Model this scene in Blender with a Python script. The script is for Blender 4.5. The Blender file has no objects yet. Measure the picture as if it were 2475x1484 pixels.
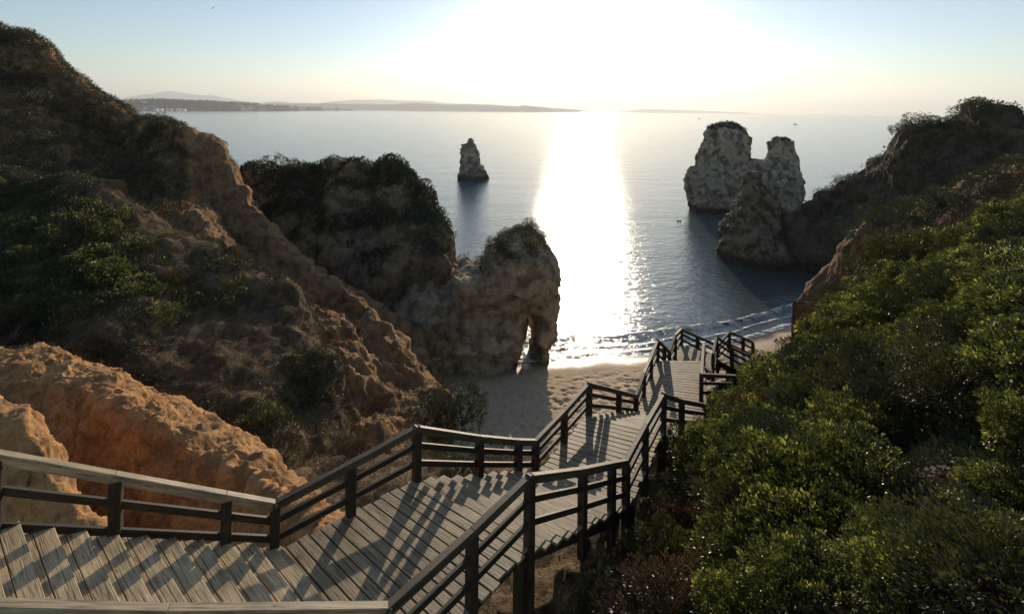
import bpy, math, random
import numpy as np
from mathutils import Vector, Matrix
R = math.radians
rng = np.random.default_rng(7); random.seed(7)
sc = bpy.context.scene; col = sc.collection

# ---------------------------------------------------------------- camera
# pixel coordinates used for measuring refer to a 2475 x 1484 print of the photograph
F = 1155.0; U0, V0 = 1237.5, 268.0; ROLL = math.atan(0.0105); EYE = 20.0
cam = bpy.data.cameras.new('camera'); camo = bpy.data.objects.new('camera', cam); col.objects.link(camo)
cam.sensor_width = 36; cam.lens = 36*F/2475; cam.shift_y = -(742-V0)/2475
cam.clip_start = .1; cam.clip_end = 80000
camo.location = (0, 0, EYE)
camo.rotation_euler = (Matrix.Rotation(R(90), 3, 'X') @ Matrix.Rotation(ROLL, 3, 'Z')).to_euler()
sc.camera = camo
# ---------------------------------------------------------------- sky, sun, exposure
SUN_AZ, SUN_EL = math.atan((1408-U0)/F), R(12.5)
w = bpy.data.worlds.new('World'); sc.world = w; w.use_nodes = True
nt = w.node_tree; bg = nt.nodes['Background']
sk = nt.nodes.new('ShaderNodeTexSky'); sk.sky_type = 'NISHITA'; sk.sun_disc = False
sk.sun_elevation = SUN_EL; sk.sun_rotation = SUN_AZ; sk.altitude = 0
sk.air_density = 1.0; sk.dust_density = 0.3; sk.ozone_density = 2.0
hs = nt.nodes.new('ShaderNodeHueSaturation'); hs.inputs['Saturation'].default_value = 1.0
tn = nt.nodes.new('ShaderNodeMix'); tn.data_type = 'RGBA'; tn.blend_type = 'MULTIPLY'; tn.inputs[0].default_value = 1; tn.inputs[7].default_value = (.97, 1.0, 1.04, 1)
nt.links.new(sk.outputs[0], hs.inputs['Color']); nt.links.new(hs.outputs[0], tn.inputs[6])
nt.links.new(tn.outputs[2], bg.inputs[0]); bg.inputs[1].default_value = 0.12
sl = bpy.data.lights.new('sun', 'SUN'); sl.energy = 5.0; sl.angle = R(.55); sl.color = (1, .83, .62)
so = bpy.data.objects.new('sun', sl); col.objects.link(so)
sd = Vector((math.sin(SUN_AZ)*math.cos(SUN_EL), math.cos(SUN_AZ)*math.cos(SUN_EL), math.sin(SUN_EL)))
so.rotation_euler = sd.to_track_quat('Z', 'Y').to_euler(); so.location = (10, 60, 60)
sc.view_settings.view_transform = 'Standard'; sc.view_settings.look = 'None'
sc.view_settings.exposure = 0.15; sc.view_settings.gamma = 1
sc.cycles.max_bounces = 6; sc.cycles.transparent_max_bounces = 8
sc.cycles.sample_clamp_indirect = 4

# ---------------------------------------------------------------- measuring helpers
def P(u, v, Y):
    du, dv = u-U0, v-V0
    return Vector((( du*math.cos(ROLL)+dv*math.sin(ROLL))/F*Y, Y, EYE-(dv*math.cos(ROLL)-du*math.sin(ROLL))/F*Y))
def Pn(a):
    a = np.asarray(a, float); du, dv, Y = a[:, 0]-U0, a[:, 1]-V0, a[:, 2]
    c, s = math.cos(ROLL), math.sin(ROLL)
    return np.stack([(du*c+dv*s)/F*Y, Y, EYE-(dv*c-du*s)/F*Y], 1)
def pix(p):
    c, s = math.cos(ROLL), math.sin(ROLL)
    x = p[:, 0]/p[:, 1]*F; d = (EYE-p[:, 2])/p[:, 1]*F
    return U0+x*c-d*s, V0+x*s+d*c
def topz(X, Y, v):
    du = X/Y*F
    return EYE-((v-V0)*math.cos(ROLL)-du*math.sin(ROLL))/F*Y

# ---------------------------------------------------------------- noise
def _h(i, j, k, s):
    n = (i*374761393+j*668265263+k*2147483647+s*974634777) & 0xffffffff
    n = ((n ^ (n >> 13))*1274126177) & 0xffffffff
    n = ((n ^ (n >> 16))*2246822519) & 0xffffffff
    return ((n ^ (n >> 15)) & 0xffff)/32767.5-1
def vn(p, s=0):
    i = np.floor(p).astype(np.int64); f = p-i; u = f*f*(3-2*f); r = 0
    for a in (0, 1):
        for b in (0, 1):
            for c in (0, 1):
                wgt = (u[:, 0] if a else 1-u[:, 0])*(u[:, 1] if b else 1-u[:, 1])*(u[:, 2] if c else 1-u[:, 2])
                r = r+wgt*_h(i[:, 0]+a, i[:, 1]+b, i[:, 2]+c, s)
    return r
def fbm(p, o=4, s=0, g=.5):
    r = 0; a = 1
    for k in range(o): r = r+a*vn(p*(2.03**k)+k*7.3, s+k); a *= g
    return r
def ridged(p, o=4, s=0):
    r = 0; a = 1
    for k in range(o): r = r+a*(1-2*np.abs(vn(p*(2.05**k)+k*5.1, s+k))); a *= .5
    return r

# ---------------------------------------------------------------- mesh helpers
def mesh(name, V, Fc, mats=(), smooth=False, tint=None, uv=None, mi=None):
    V = np.asarray(V, np.float32); Fc = np.asarray(Fc, np.int32); k = Fc.shape[1]
    me = bpy.data.meshes.new(name); me.vertices.add(len(V)); me.vertices.foreach_set('co', V.ravel())
    me.loops.add(Fc.size); me.loops.foreach_set('vertex_index', Fc.ravel())
    me.polygons.add(len(Fc)); me.polygons.foreach_set('loop_start', np.arange(0, Fc.size, k, dtype=np.int32))
    me.polygons.foreach_set('loop_total', np.full(len(Fc), k, np.int32))
    me.polygons.foreach_set('use_smooth', np.full(len(Fc), smooth))
    for m in mats: me.materials.append(m)
    if mi is not None: me.polygons.foreach_set('material_index', np.asarray(mi, np.int32))
    if uv is not None:
        l = me.uv_layers.new(name='UVMap'); l.data.foreach_set('uv', np.asarray(uv, np.float32).ravel())
    if tint is not None:
        a = me.attributes.new('tint', 'FLOAT', 'FACE'); a.data.foreach_set('value', np.asarray(tint, np.float32))
    me.update(calc_edges=True); me.validate(); return me
def link(name, me, parent=None):
    o = bpy.data.objects.new(name, me); col.objects.link(o)
    if parent: o.parent = parent
    return o
def tag(o, label=None, cat=None, group=None, kind=None):
    if label: o['label'] = label
    if cat: o['category'] = cat
    if group: o['group'] = group
    if kind: o['kind'] = kind
    return o
def empty(name, loc=(0, 0, 0)):
    o = bpy.data.objects.new(name, None); o.location = loc; o.empty_display_size = .2; col.objects.link(o); return o

def resample(c, n):
    c = np.asarray(c, float); d = np.r_[0, np.cumsum(np.linalg.norm(np.diff(c, axis=0), axis=1))]
    t = np.linspace(0, d[-1], n); r = np.stack([np.interp(t, d, c[:, k]) for k in range(3)], 1)
    for _ in range(2): r[1:-1] = (r[:-2]+2*r[1:-1]+r[2:])/4
    return r
def grid(curves, nu, nv, world=False):
    C = np.stack([resample(c if world else Pn(c), nu) for c in curves]); m = len(C)
    T = np.linspace(0, m-1, nv); out = np.zeros((nv, nu, 3))
    for a, t in enumerate(T):
        i = min(int(t), m-2); f = t-i
        p0, p1, p2, p3 = C[max(i-1, 0)], C[i], C[i+1], C[min(i+2, m-1)]
        out[a] = .5*((2*p1)+(-p0+p2)*f+(2*p0-5*p1+4*p2-p3)*f*f*.6+(-p0+3*p1-3*p2+p3)*f**3*.6) if False else \
            p1*(1-f)+p2*f + .25*f*(1-f)*((p1-p0)*(1-f)-(p3-p2)*f)
    return out
def gnorm(G):
    du = np.gradient(G, axis=1); dv = np.gradient(G, axis=0); n = np.cross(du, dv)
    n /= np.linalg.norm(n, axis=2, keepdims=True)+1e-9
    cen = np.array([0, 0, EYE+25.])-G
    if (n*cen).sum(2).mean() < 0: n = -n
    return n
def gmesh(name, G, mats, smooth=True):
    nv, nu, _ = G.shape; idx = np.arange(nv*nu).reshape(nv, nu)
    q = np.stack([idx[:-1, :-1], idx[:-1, 1:], idx[1:, 1:], idx[1:, :-1]], -1).reshape(-1, 4)
    a = np.cross(G[0, 1]-G[0, 0], G[1, 0]-G[0, 0])
    du = np.gradient(G, axis=1); dv = np.gradient(G, axis=0)
    if (np.cross(du, dv)*gnorm(G)).sum(2).mean() < 0: q = q[:, ::-1]
    return mesh(name, G.reshape(-1, 3), q, mats, smooth)
def displace(G, fn):
    n = gnorm(G); d = fn(G.reshape(-1, 3)).reshape(G.shape[:2])
    return G+n*d[..., None]
def sample(G, n, cond=None, nrm=True):
    nv, nu, _ = G.shape
    A = np.linalg.norm(np.cross(G[1:, :-1]-G[:-1, :-1], G[:-1, 1:]-G[:-1, :-1]), axis=2).ravel(); A /= A.sum()
    k = rng.choice(len(A), n, p=A); i, j = k//(nu-1), k % (nu-1); a, b = rng.random(n)[:, None], rng.random(n)[:, None]
    p = (G[i, j]*(1-a)+G[i, j+1]*a)*(1-b)+(G[i+1, j]*(1-a)+G[i+1, j+1]*a)*b
    nn = gnorm(G)[i, j]
    if cond is not None:
        u, v = pix(p); m = cond(u, v, p, nn); p, nn = p[m], nn[m]
    return p, nn

# ---------------------------------------------------------------- materials
def M(name):
    m = bpy.data.materials.new(name); m.use_nodes = True; t = m.node_tree
    return m, t, t.nodes['Principled BSDF']
def N(t, typ, **kw):
    n = t.nodes.new(typ)
    for k, v in kw.items():
        if k in n.inputs: n.inputs[k].default_value = v
        else: setattr(n, k, v)
    return n
def L(t, a, b): t.links.new(a, b)
def ramp(t, fac, stops):
    r = t.nodes.new('ShaderNodeValToRGB'); e = r.color_ramp.elements
    while len(e) < len(stops): e.new(.5)
    for x, (p, c) in zip(e, stops): x.position = p; x.color = (*c, 1)
    L(t, fac, r.inputs[0]); return r.outputs[0]
def mixc(t, f, a, b, mode='MIX'):
    m = t.nodes.new('ShaderNodeMix'); m.data_type = 'RGBA'; m.blend_type = mode
    for s, x in ((m.inputs[0], f), (m.inputs[6], a), (m.inputs[7], b)):
        if isinstance(x, (int, float)): s.default_value = x
        elif isinstance(x, tuple): s.default_value = (*x, 1)
        else: L(t, x, s)
    return m.outputs[2]
def noise(t, scale, detail=5, rough=.55, vec=None, stretch=None):
    n = N(t, 'ShaderNodeTexNoise', Scale=scale, Detail=detail, Roughness=rough)
    if stretch:
        g = t.nodes.new('ShaderNodeNewGeometry') if vec is None else None
        mp = t.nodes.new('ShaderNodeMapping'); mp.inputs['Scale'].default_value = stretch
        L(t, vec if vec is not None else g.outputs['Position'], mp.inputs[0]); L(t, mp.outputs[0], n.inputs['Vector'])
    elif vec is not None: L(t, vec, n.inputs['Vector'])
    else:
        g = t.nodes.new('ShaderNodeNewGeometry'); L(t, g.outputs['Position'], n.inputs['Vector'])
    return n.outputs[0]
def bump(t, b, h, s=.5, d=.1, n0=None):
    x = N(t, 'ShaderNodeBump', Strength=s, Distance=d); L(t, h, x.inputs['Height'])
    if n0 is not None: L(t, n0, x.inputs['Normal'])
    if b is not None: L(t, x.outputs[0], b.inputs['Normal'])
    return x.outputs[0]

def rock(name, cols, strata=.4, sc_=1.0, bd=.15, dark=(.06, .055, .04), darkamt=.5, fine=9, tide=0):
    m, t, b = M(name)
    n1 = noise(t, .35*sc_, 8, .6); n2 = noise(t, 1.6*sc_, 8, .65); n3 = noise(t, fine*sc_, 6, .7)
    st = noise(t, .9*sc_, 5, .6, stretch=(.12, .12, 1.6))
    c = ramp(t, n1, [(.3, cols[0]), (.5, cols[1]), (.7, cols[2])])
    cs = ramp(t, st, [(.35, cols[2]), (.5, cols[0]), (.62, cols[1])])
    c = mixc(t, strata, c, cs)
    dm = ramp(t, n2, [(.47, (0, 0, 0)), (.58, (1, 1, 1))])
    mm = N(t, 'ShaderNodeMath', operation='MULTIPLY'); L(t, dm, mm.inputs[0]); mm.inputs[1].default_value = darkamt
    c = mixc(t, mm.outputs[0], c, dark)
    f = ramp(t, n3, [(.3, (.55, .55, .55)), (.7, (1.3, 1.3, 1.3))])
    c = mixc(t, .8, c, f, 'MULTIPLY')
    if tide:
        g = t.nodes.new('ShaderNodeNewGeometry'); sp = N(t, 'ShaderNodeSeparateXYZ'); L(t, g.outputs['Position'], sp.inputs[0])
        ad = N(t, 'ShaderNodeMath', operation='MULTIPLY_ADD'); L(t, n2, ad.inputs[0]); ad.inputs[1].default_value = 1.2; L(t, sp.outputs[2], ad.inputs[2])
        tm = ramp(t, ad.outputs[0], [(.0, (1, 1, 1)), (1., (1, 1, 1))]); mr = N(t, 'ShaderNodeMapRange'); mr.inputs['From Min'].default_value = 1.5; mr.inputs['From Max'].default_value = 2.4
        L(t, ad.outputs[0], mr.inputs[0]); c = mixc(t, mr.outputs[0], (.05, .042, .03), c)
    L(t, c, b.inputs['Base Color']); b.inputs['Roughness'].default_value = .95; b.inputs['Specular IOR Level'].default_value = .15
    x = bump(t, None, n2, .7, bd*2); x = bump(t, None, st, .5, bd*1.5, x); bump(t, b, n3, .8, bd*.5, x)
    return m
ORANGE = ((.42, .20, .075), (.54, .30, .125), (.28, .135, .055))
m_orange = rock('orange_sandstone', ORANGE, .2, 1.3, .06, (.12, .085, .055), .6, 12)
m_ridge = rock('ochre_eroded_cliff', ((.30, .155, .065), (.40, .23, .105), (.19, .11, .052)), .25, 1.0, .12, (.09, .07, .045), .6)
m_scrubsoil = rock('scrubby_soil', ((.15, .105, .06), (.22, .15, .085), (.10, .078, .045)), .05, 1.4, .12, (.03, .03, .018), .7)
m_head = rock('brown_cliff', ((.26, .17, .095), (.36, .25, .15), (.15, .098, .055)), .45, .6, .2, (.06, .05, .035), .7, 5)
m_arch = rock('pale_limestone', ((.46, .345, .21), (.57, .44, .28), (.32, .23, .14)), .5, .6, .2, (.10, .08, .06), .65, 5)
m_stack = rock('grey_limestone', ((.42, .325, .215), (.54, .43, .295), (.27, .205, .135)), .5, .45, .35, (.08, .07, .05), .85, 3, 1)
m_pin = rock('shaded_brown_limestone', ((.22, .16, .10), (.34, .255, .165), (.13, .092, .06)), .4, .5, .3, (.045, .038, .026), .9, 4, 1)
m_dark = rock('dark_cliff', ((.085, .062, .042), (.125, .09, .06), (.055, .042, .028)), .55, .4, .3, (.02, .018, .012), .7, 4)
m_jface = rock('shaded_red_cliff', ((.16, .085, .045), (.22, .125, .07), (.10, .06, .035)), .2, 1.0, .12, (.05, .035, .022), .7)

def leafmat(name, c1, c2, c3, trans=.3, rough=.4):
    m, t, b = M(name)
    a = N(t, 'ShaderNodeAttribute', attribute_name='tint')
    c = ramp(t, a.outputs['Fac'], [(.0, c1), (.55, c2), (1., c3)])
    L(t, c, b.inputs['Base Color']); b.inputs['Roughness'].default_value = rough
    b.inputs['Specular IOR Level'].default_value = .5
    tr = t.nodes.new('ShaderNodeBsdfTranslucent'); mx = N(t, 'ShaderNodeMixShader'); mx.inputs[0].default_value = trans
    br = mixc(t, 1., c, (1.5, 1.5, .9), 'MULTIPLY'); L(t, br, tr.inputs[0])
    L(t, b.outputs[0], mx.inputs[1]); L(t, tr.outputs[0], mx.inputs[2])
    L(t, mx.outputs[0], t.nodes['Material Output'].inputs[0]); return m
m_leaf = leafmat('green_leaf', (.016, .023, .009), (.062, .074, .022), (.38, .37, .13), .5, .33)
m_olive = leafmat('olive_leaf', (.025, .028, .010), (.06, .06, .02), (.13, .115, .04), .25, .5)
m_darkleaf = leafmat('dark_leaf', (.018, .025, .010), (.035, .045, .015), (.06, .065, .022), .2, .6)
m_dry = leafmat('dry_twig', (.045, .031, .018), (.10, .068, .037), (.20, .14, .08), .15, .8)
m_red = leafmat('reddish_leaf', (.03, .018, .010), (.065, .038, .02), (.12, .075, .035), .25, .45)
m_big = leafmat('broad_yellow_green_leaf', (.16, .17, .03), (.22, .24, .05), (.32, .20, .10), .4)
m_stem, t, b = M('shrub_stem'); b.inputs['Base Color'].default_value = (.05, .035, .025, 1); b.inputs['Roughness'].default_value = .9

def wood(name, c1, c2, groove=.5):
    m, t, b = M(name)
    uv = t.nodes.new('ShaderNodeUVMap'); mp = N(t, 'ShaderNodeMapping'); mp.inputs['Scale'].default_value = (2.2, 60, 1)
    L(t, uv.outputs[0], mp.inputs[0]); g = noise(t, 1., 5, .65, mp.outputs[0])
    mp2 = N(t, 'ShaderNodeMapping'); mp2.inputs['Scale'].default_value = (1.5, 6.9, 1); L(t, uv.outputs[0], mp2.inputs[0])
    g2 = noise(t, 1., 4, .6, mp2.outputs[0])
    c = ramp(t, g, [(.34, c1), (.5, c2), (.7, tuple(x*1.3 for x in c2))])
    v = ramp(t, g2, [(.3, (.6, .6, .6)), (.7, (1.25, 1.22, 1.15))]); c = mixc(t, 1., c, v, 'MULTIPLY')
    dt = noise(t, 1.7, 6, .65); c = mixc(t, 1., c, ramp(t, dt, [(.32, (.62, .60, .58)), (.5, (1, 1, 1)), (.7, (1.18, 1.14, 1.05))]), 'MULTIPLY')
    vo = N(t, 'ShaderNodeTexVoronoi', Scale=1.); mp3 = N(t, 'ShaderNodeMapping'); mp3.inputs['Scale'].default_value = (3.2, 9, 1); L(t, uv.outputs[0], mp3.inputs[0]); L(t, mp3.outputs[0], vo.inputs['Vector'])
    c = mixc(t, 1., c, ramp(t, vo.outputs['Distance'], [(.05, (.35, .3, .25)), (.13, (1, 1, 1))]), 'MULTIPLY')
    L(t, c, b.inputs['Base Color']); b.inputs['Roughness'].default_value = .55; b.inputs['Specular IOR Level'].default_value = .3
    x = bump(t, None, g, groove, .006)
    bump(t, b, g2, .3, .01, x)
    return m
m_deck = wood('weathered_deck_boards', (.055, .038, .020), (.35, .265, .16), 1.)
m_pale = wood('brightened_pale_boards', (.13, .092, .05), (.60, .46, .275), 1.)  # pale timber, also lightened in colour for brighter exposure on the top flight
m_paletop = wood('brightened_pale_handrail', (.13, .10, .06), (.40, .315, .20), .6)  # bleached timber, with the brighter light at the left put into its colour
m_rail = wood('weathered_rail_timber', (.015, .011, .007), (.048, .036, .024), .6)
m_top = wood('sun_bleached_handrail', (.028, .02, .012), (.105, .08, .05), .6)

# ---------------------------------------------------------------- solid timber builder
class MB:
    def __init__(s): s.v = []; s.f = []; s.uv = []
    def hexa(s, a, b):            # a, b: four corners each of the two end faces
        o = len(s.v); s.v += [tuple(x) for x in a]+[tuple(x) for x in b]
        ln = (Vector(a[0])-Vector(b[0])).length; off = random.random()*30; vo = random.random()*30
        w1 = (Vector(a[0])-Vector(a[1])).length; w2 = (Vector(a[1])-Vector(a[2])).length
        for k in range(4):
            k2 = (k+1) % 4; ww = w1 if k % 2 == 0 else w2
            s.f.append((o+k, o+k2, o+4+k2, o+4+k)); s.uv += [(off, vo+k), (off, vo+k+ww), (off+ln, vo+k+ww), (off+ln, vo+k)]
        for fc in ((o+3, o+2, o+1, o), (o+4, o+5, o+6, o+7)):
            s.f.append(fc); s.uv += [(off, vo), (off+.02, vo), (off+.02, vo+.1), (off, vo+.1)]
    def beam(s, p, q, wd, ht, up=Vector((0, 0, 1)), top=True):    # top: p, q lie on the top face centre line
        p, q = Vector(p), Vector(q); d = (q-p).normalized(); sd = d.cross(up)
        sd = Vector((1, 0, 0)) if sd.length < 1e-3 else sd.normalized(); u2 = sd.cross(d).normalized()
        c = []
        for e in (p, q):
            t_ = e if top else e+u2*ht/2
            c.append([t_-sd*wd/2, t_+sd*wd/2, t_+sd*wd/2-u2*ht, t_-sd*wd/2-u2*ht])
        s.hexa(*c)
    def slab(s, a, b, c, d, z, th):   # plank between plan corners a-b (one end) and d-c (other end); top at z
        f = lambda p, zz: (p[0], p[1], zz)
        s.hexa([f(a, z), f(b, z), f(b, z-th), f(a, z-th)], [f(d, z), f(c, z), f(c, z-th), f(d, z-th)])
    def build(s, name, mat, parent=None, bev=.004):
        me = bpy.data.meshes.new(name); me.from_pydata(s.v, [], s.f); me.materials.append(mat)
        l = me.uv_layers.new(name='UVMap'); l.data.foreach_set('uv', np.asarray(s.uv, np.float32).ravel())
        me.update(); o = link(name, me, parent)
        import bmesh
        bm = bmesh.new(); bm.from_mesh(me); bmesh.ops.recalc_face_normals(bm, faces=bm.faces)
        bm.to_mesh(me); bm.free()
        if bev:
            md = o.modifiers.new('bevel', 'BEVEL'); md.width = bev; md.segments = 1; md.limit_method = 'ANGLE'
        return o

# ================================================================ SETTING
# ---- sea
def build_sea():
    xs = np.r_[-26000, -8000, -2000, -500, -150, np.linspace(-60, 60, 13), 150, 500, 2000, 8000, 26000]
    ys = np.r_[20, 30, 40, 60, 90, 150, 300, 700, 2000, 6000, 14000, 26000]
    X, Y = np.meshgrid(xs, ys); G = np.stack([X, Y, X*0], -1)
    m, t, b = M('sea_water')
    g = t.nodes.new('ShaderNodeNewGeometry'); pos = g.outputs['Position']
    w1 = noise(t, 1.0, 3, .5, pos, (.8, 1.1, 1)); w2 = noise(t, 1.0, 4, .6, pos, (2.6, 3.4, 1)); w3 = noise(t, 1., 3, .5, pos, (.05, .12, 1))
    x = bump(t, None, w3, .25, 1.0); x = bump(t, None, w1, .7, .14, x); bump(t, b, w2, .8, .06, x)
    sp = N(t, 'ShaderNodeSeparateXYZ'); L(t, pos, sp.inputs[0])
    mr = N(t, 'ShaderNodeMapRange'); mr.inputs['From Min'].default_value = 38; mr.inputs['From Max'].default_value = 110
    L(t, sp.outputs[1], mr.inputs[0])
    c = ramp(t, mr.outputs[0], [(0, (.08, .11, .095)), (.3, (.045, .075, .07)), (1, (.075, .115, .14))])
    pt = noise(t, 1., 4, .55, pos, (.004, .02, 1)); v = ramp(t, pt, [(.35, (.85, .85, .85)), (.65, (1.15, 1.15, 1.15))])
    L(t, mixc(t, 1., c, v, 'MULTIPLY'), b.inputs['Base Color'])
    b.inputs['Roughness'].default_value = .12; b.inputs['IOR'].default_value = 1.85
    o = link('sea', gmesh('sea', G, [m])); tag(o, kind='structure')
build_sea()

# ---- beach
WL = np.array([(-30, 33.), (-6, 36.6), (0, 37.6), (3.1, 38.2), (11.6, 39.6), (20.6, 42), (28.6, 46), (40, 52)])
def build_beach():
    xs = np.linspace(-22, 36, 760); k = np.linspace(0, 1, 340)
    G = np.zeros((340, 760, 3)); yw = np.interp(xs, WL[:, 0], WL[:, 1])
    for a, kk in enumerate(k):
        y = yw+2.5-(kk**1.0)*26; d = yw-y
        G[a, :, 0] = xs; G[a, :, 1] = y; G[a, :, 2] = np.clip(d*.055, -1, 3)-.0
    p = G.reshape(-1, 3); d = np.interp(p[:, 0], WL[:, 0], WL[:, 1])-p[:, 1]
    amt = np.clip((d-1.6)/3.5, 0, 1)
    fp = np.clip(vn(p*np.array([2.6, 3.4, 0]), 3)+.5*vn(p*np.array([5, 6.5, 0]), 5), -1, .25)
    p[:, 2] += amt*.11*fp + .02*vn(p*.4, 9)
    G = p.reshape(G.shape)
    m, t, b = M('beach_sand')
    g = t.nodes.new('ShaderNodeNewGeometry'); sp = N(t, 'ShaderNodeSeparateXYZ'); L(t, g.outputs['Position'], sp.inputs[0])
    n2 = noise(t, .5, 3)
    ad = N(t, 'ShaderNodeMath', operation='MULTIPLY_ADD'); L(t, n2, ad.inputs[0]); ad.inputs[1].default_value = .10; L(t, sp.outputs[2], ad.inputs[2])
    wet = N(t, 'ShaderNodeMapRange'); wet.inputs['From Min'].default_value = .07; wet.inputs['From Max'].default_value = .17; L(t, ad.outputs[0], wet.inputs[0])
    n1 = noise(t, 3, 6); c = ramp(t, n1, [(.3, (.50, .36, .21)), (.7, (.68, .50, .31))])
    L(t, mixc(t, wet.outputs[0], (.16, .12, .08), c), b.inputs['Base Color'])
    rr = N(t, 'ShaderNodeMapRange'); rr.inputs['To Min'].default_value = .22; rr.inputs['To Max'].default_value = .95; L(t, wet.outputs[0], rr.inputs[0])
    L(t, rr.outputs[0], b.inputs['Roughness'])
    n3 = noise(t, 26, 4); bs = N(t, 'ShaderNodeMath', operation='MULTIPLY'); L(t, n3, bs.inputs[0]); L(t, wet.outputs[0], bs.inputs[1])
    bump(t, b, bs.outputs[0], .5, .02)
    o = link('beach', gmesh('beach', G, [m])); tag(o, kind='structure')
build_beach()

def build_surf():
    m, t, b = M('sea_foam'); b.inputs['Base Color'].default_value = (.75, .75, .72, 1); b.inputs['Roughness'].default_value = .5
    n = noise(t, 1., 6, .7, None, (.8, 3.0, 1)); r = ramp(t, n, [(.45, (0, 0, 0)), (.54, (1, 1, 1))])
    L(t, r, b.inputs['Alpha'])
    rows = []
    for off, wd, hh in ((.45, .5, .03), (3.3, .7, .22), (1.7, .35, .05)):
        xs = np.linspace(-2, 30, 300); yw = np.interp(xs, WL[:, 0], WL[:, 1])+off+.35*vn(np.stack([xs*.35, xs*0+off, xs*0], 1))
        wv = wd*(1+.6*vn(np.stack([xs*.9, xs*0+off+9, xs*0], 1)))
        G = np.stack([np.stack([xs, yw+(q-.5)*wv, hh*np.sin(q*math.pi)*(1+.4*vn(np.stack([xs, xs*0, xs*0], 1)))+.03], 1) for q in np.linspace(0, 1, 7)])
        rows.append(G)
    Vs, Fs, o_ = [], [], 0
    for G in rows:
        nv, nu, _ = G.shape; idx = np.arange(nv*nu).reshape(nv, nu)+o_
        Fs.append(np.stack([idx[:-1, :-1], idx[:-1, 1:], idx[1:, 1:], idx[1:, :-1]], -1).reshape(-1, 4)); Vs.append(G.reshape(-1, 3)); o_ += nv*nu
    o = link('sea_foam', mesh('sea_foam', np.concatenate(Vs), np.concatenate(Fs), [m], True))
    tag(o, 'thin broken lines of white foam where small waves meet the beach', 'foam', kind='stuff')
build_surf()

# ---- landforms (curves run left to right; listed from the back foot over the crest to the front foot)
def land(name, curves, nu, nv, mat, fn, label=None, cat=None, kind='structure', world=False):
    G = displace(grid(curves, nu, nv, world), fn)
    o = link(name, gmesh(name, G, [mat])); tag(o, label, cat, kind=kind); return G, o

def offs(c, dv=0, dY=0, du=0): return [(u+du, v+dv, y+dY) for u, v, y in c]
def ground(c, z, dY=0, k=1.0):       # same plan line pushed dY away, dropped to world height z
    out = []
    for u, v, y in c:
        Y = y+dY; out.append((U0+(u-U0)*k, V0+(EYE-z)/Y*F, Y))
    return out

# far left hill
A_r = [(-260, 30, 46), (-100, 60, 46), (0, 92, 45.5), (60, 92, 45), (115, 120, 45), (165, 182, 44.5), (210, 226, 44), (262, 262, 43), (318, 298, 42), (345, 305, 41), (400, 305, 40), (452, 325, 39), (528, 358, 38)]
A_r2 = A_r+[(548, 400, 37.5), (590, 460, 36.5), (635, 535, 35), (700, 615, 33), (770, 668, 31), (845, 702, 29), (900, 752, 27.3), (960, 815, 26), (1010, 875, 25), (1035, 930, 24), (1066, 975, 22), (1066, 1030, 19.5), (1040, 1085, 18)]
A_m = [(-260, 130, 42), (-100, 160, 41.5), (0, 190, 41), (100, 230, 41), (200, 310, 40.5), (300, 370, 39.5), (400, 360, 38.4), (455, 400, 37.2), (490, 480, 36), (530, 560, 34.5), (600, 620, 32.5), (700, 690, 30.3), (790, 745, 28), (860, 820, 25.8), (905, 900, 23.6), (950, 960, 21.8), (985, 1010, 20), (1000, 1060, 18.2), (1000, 1100, 17)]
A_f = [(-260, 430, 31), (0, 450, 30), (150, 460, 30), (300, 510, 29.5), (400, 560, 29), (500, 620, 28), (600, 665, 27), (690, 730, 26), (745, 790, 24.5), (790, 880, 22), (815, 960, 20), (830, 1040, 18), (850, 1120, 16), (900, 1180, 14.5), (960, 1200, 14)]
A_ff = offs(A_f, 60, -.3)
def dA(p): return .5*fbm(p*.35, 5, 1)+.25*ridged(p*np.array([.7, .7, .3]), 4, 4)+.13*ridged(p*np.array([2.2, 2.2, .7]), 4, 6)
G_A, o_A = land('hillside', [ground(A_r2, 3, 16, .93), offs(A_r2, 25, 5), A_r2, A_m, A_f, A_ff], 420, 240, m_ridge, dA)
# knob behind the far left hill
kn = [(530, 400, 47), (548, 392, 47), (565, 402, 47), (580, 420, 47), (587, 445, 47), (600, 470, 47)]
# green shrub slope
B_r = [(-260, 410, 27), (-100, 425, 27), (0, 432, 26.5), (100, 432, 26), (200, 452, 25.6), (300, 492, 25), (400, 548, 24.5), (500, 602, 24), (600, 645, 23.2), (690, 700, 22), (745, 752, 21), (785, 830, 19.8), (806, 900, 18.4), (800, 960, 17.1), (828, 1010, 16), (850, 1075, 14.8)]
B_m = [(-260, 640, 19.5), (0, 645, 19), (150, 660, 18.8), (300, 720, 18.5), (420, 770, 18), (520, 830, 17.5), (600, 880, 17), (670, 950, 16.2), (715, 1010, 15.4), (730, 1060, 14.8), (735, 1110, 14.2), (740, 1160, 13.6)]
B_f = [(-260, 850, 16.5), (0, 862, 16.3), (150, 868, 15.8), (260, 905, 15.2), (380, 975, 14.6), (470, 1030, 14.1), (560, 1085, 13.5), (640, 1110, 13), (700, 1180, 12.2), (740, 1240, 11.6), (800, 1290, 11)]
def dB(p): return .35*fbm(p*.5, 5, 11)+.15*ridged(p*.9, 3, 14)
G_B, o_B = land('hillside', [ground(B_r, 6, 4, .97), offs(B_r, 30, 1.5), B_r, B_m, B_f, offs(B_f, 120, -.2)], 260, 150, m_scrubsoil, dB)
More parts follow.
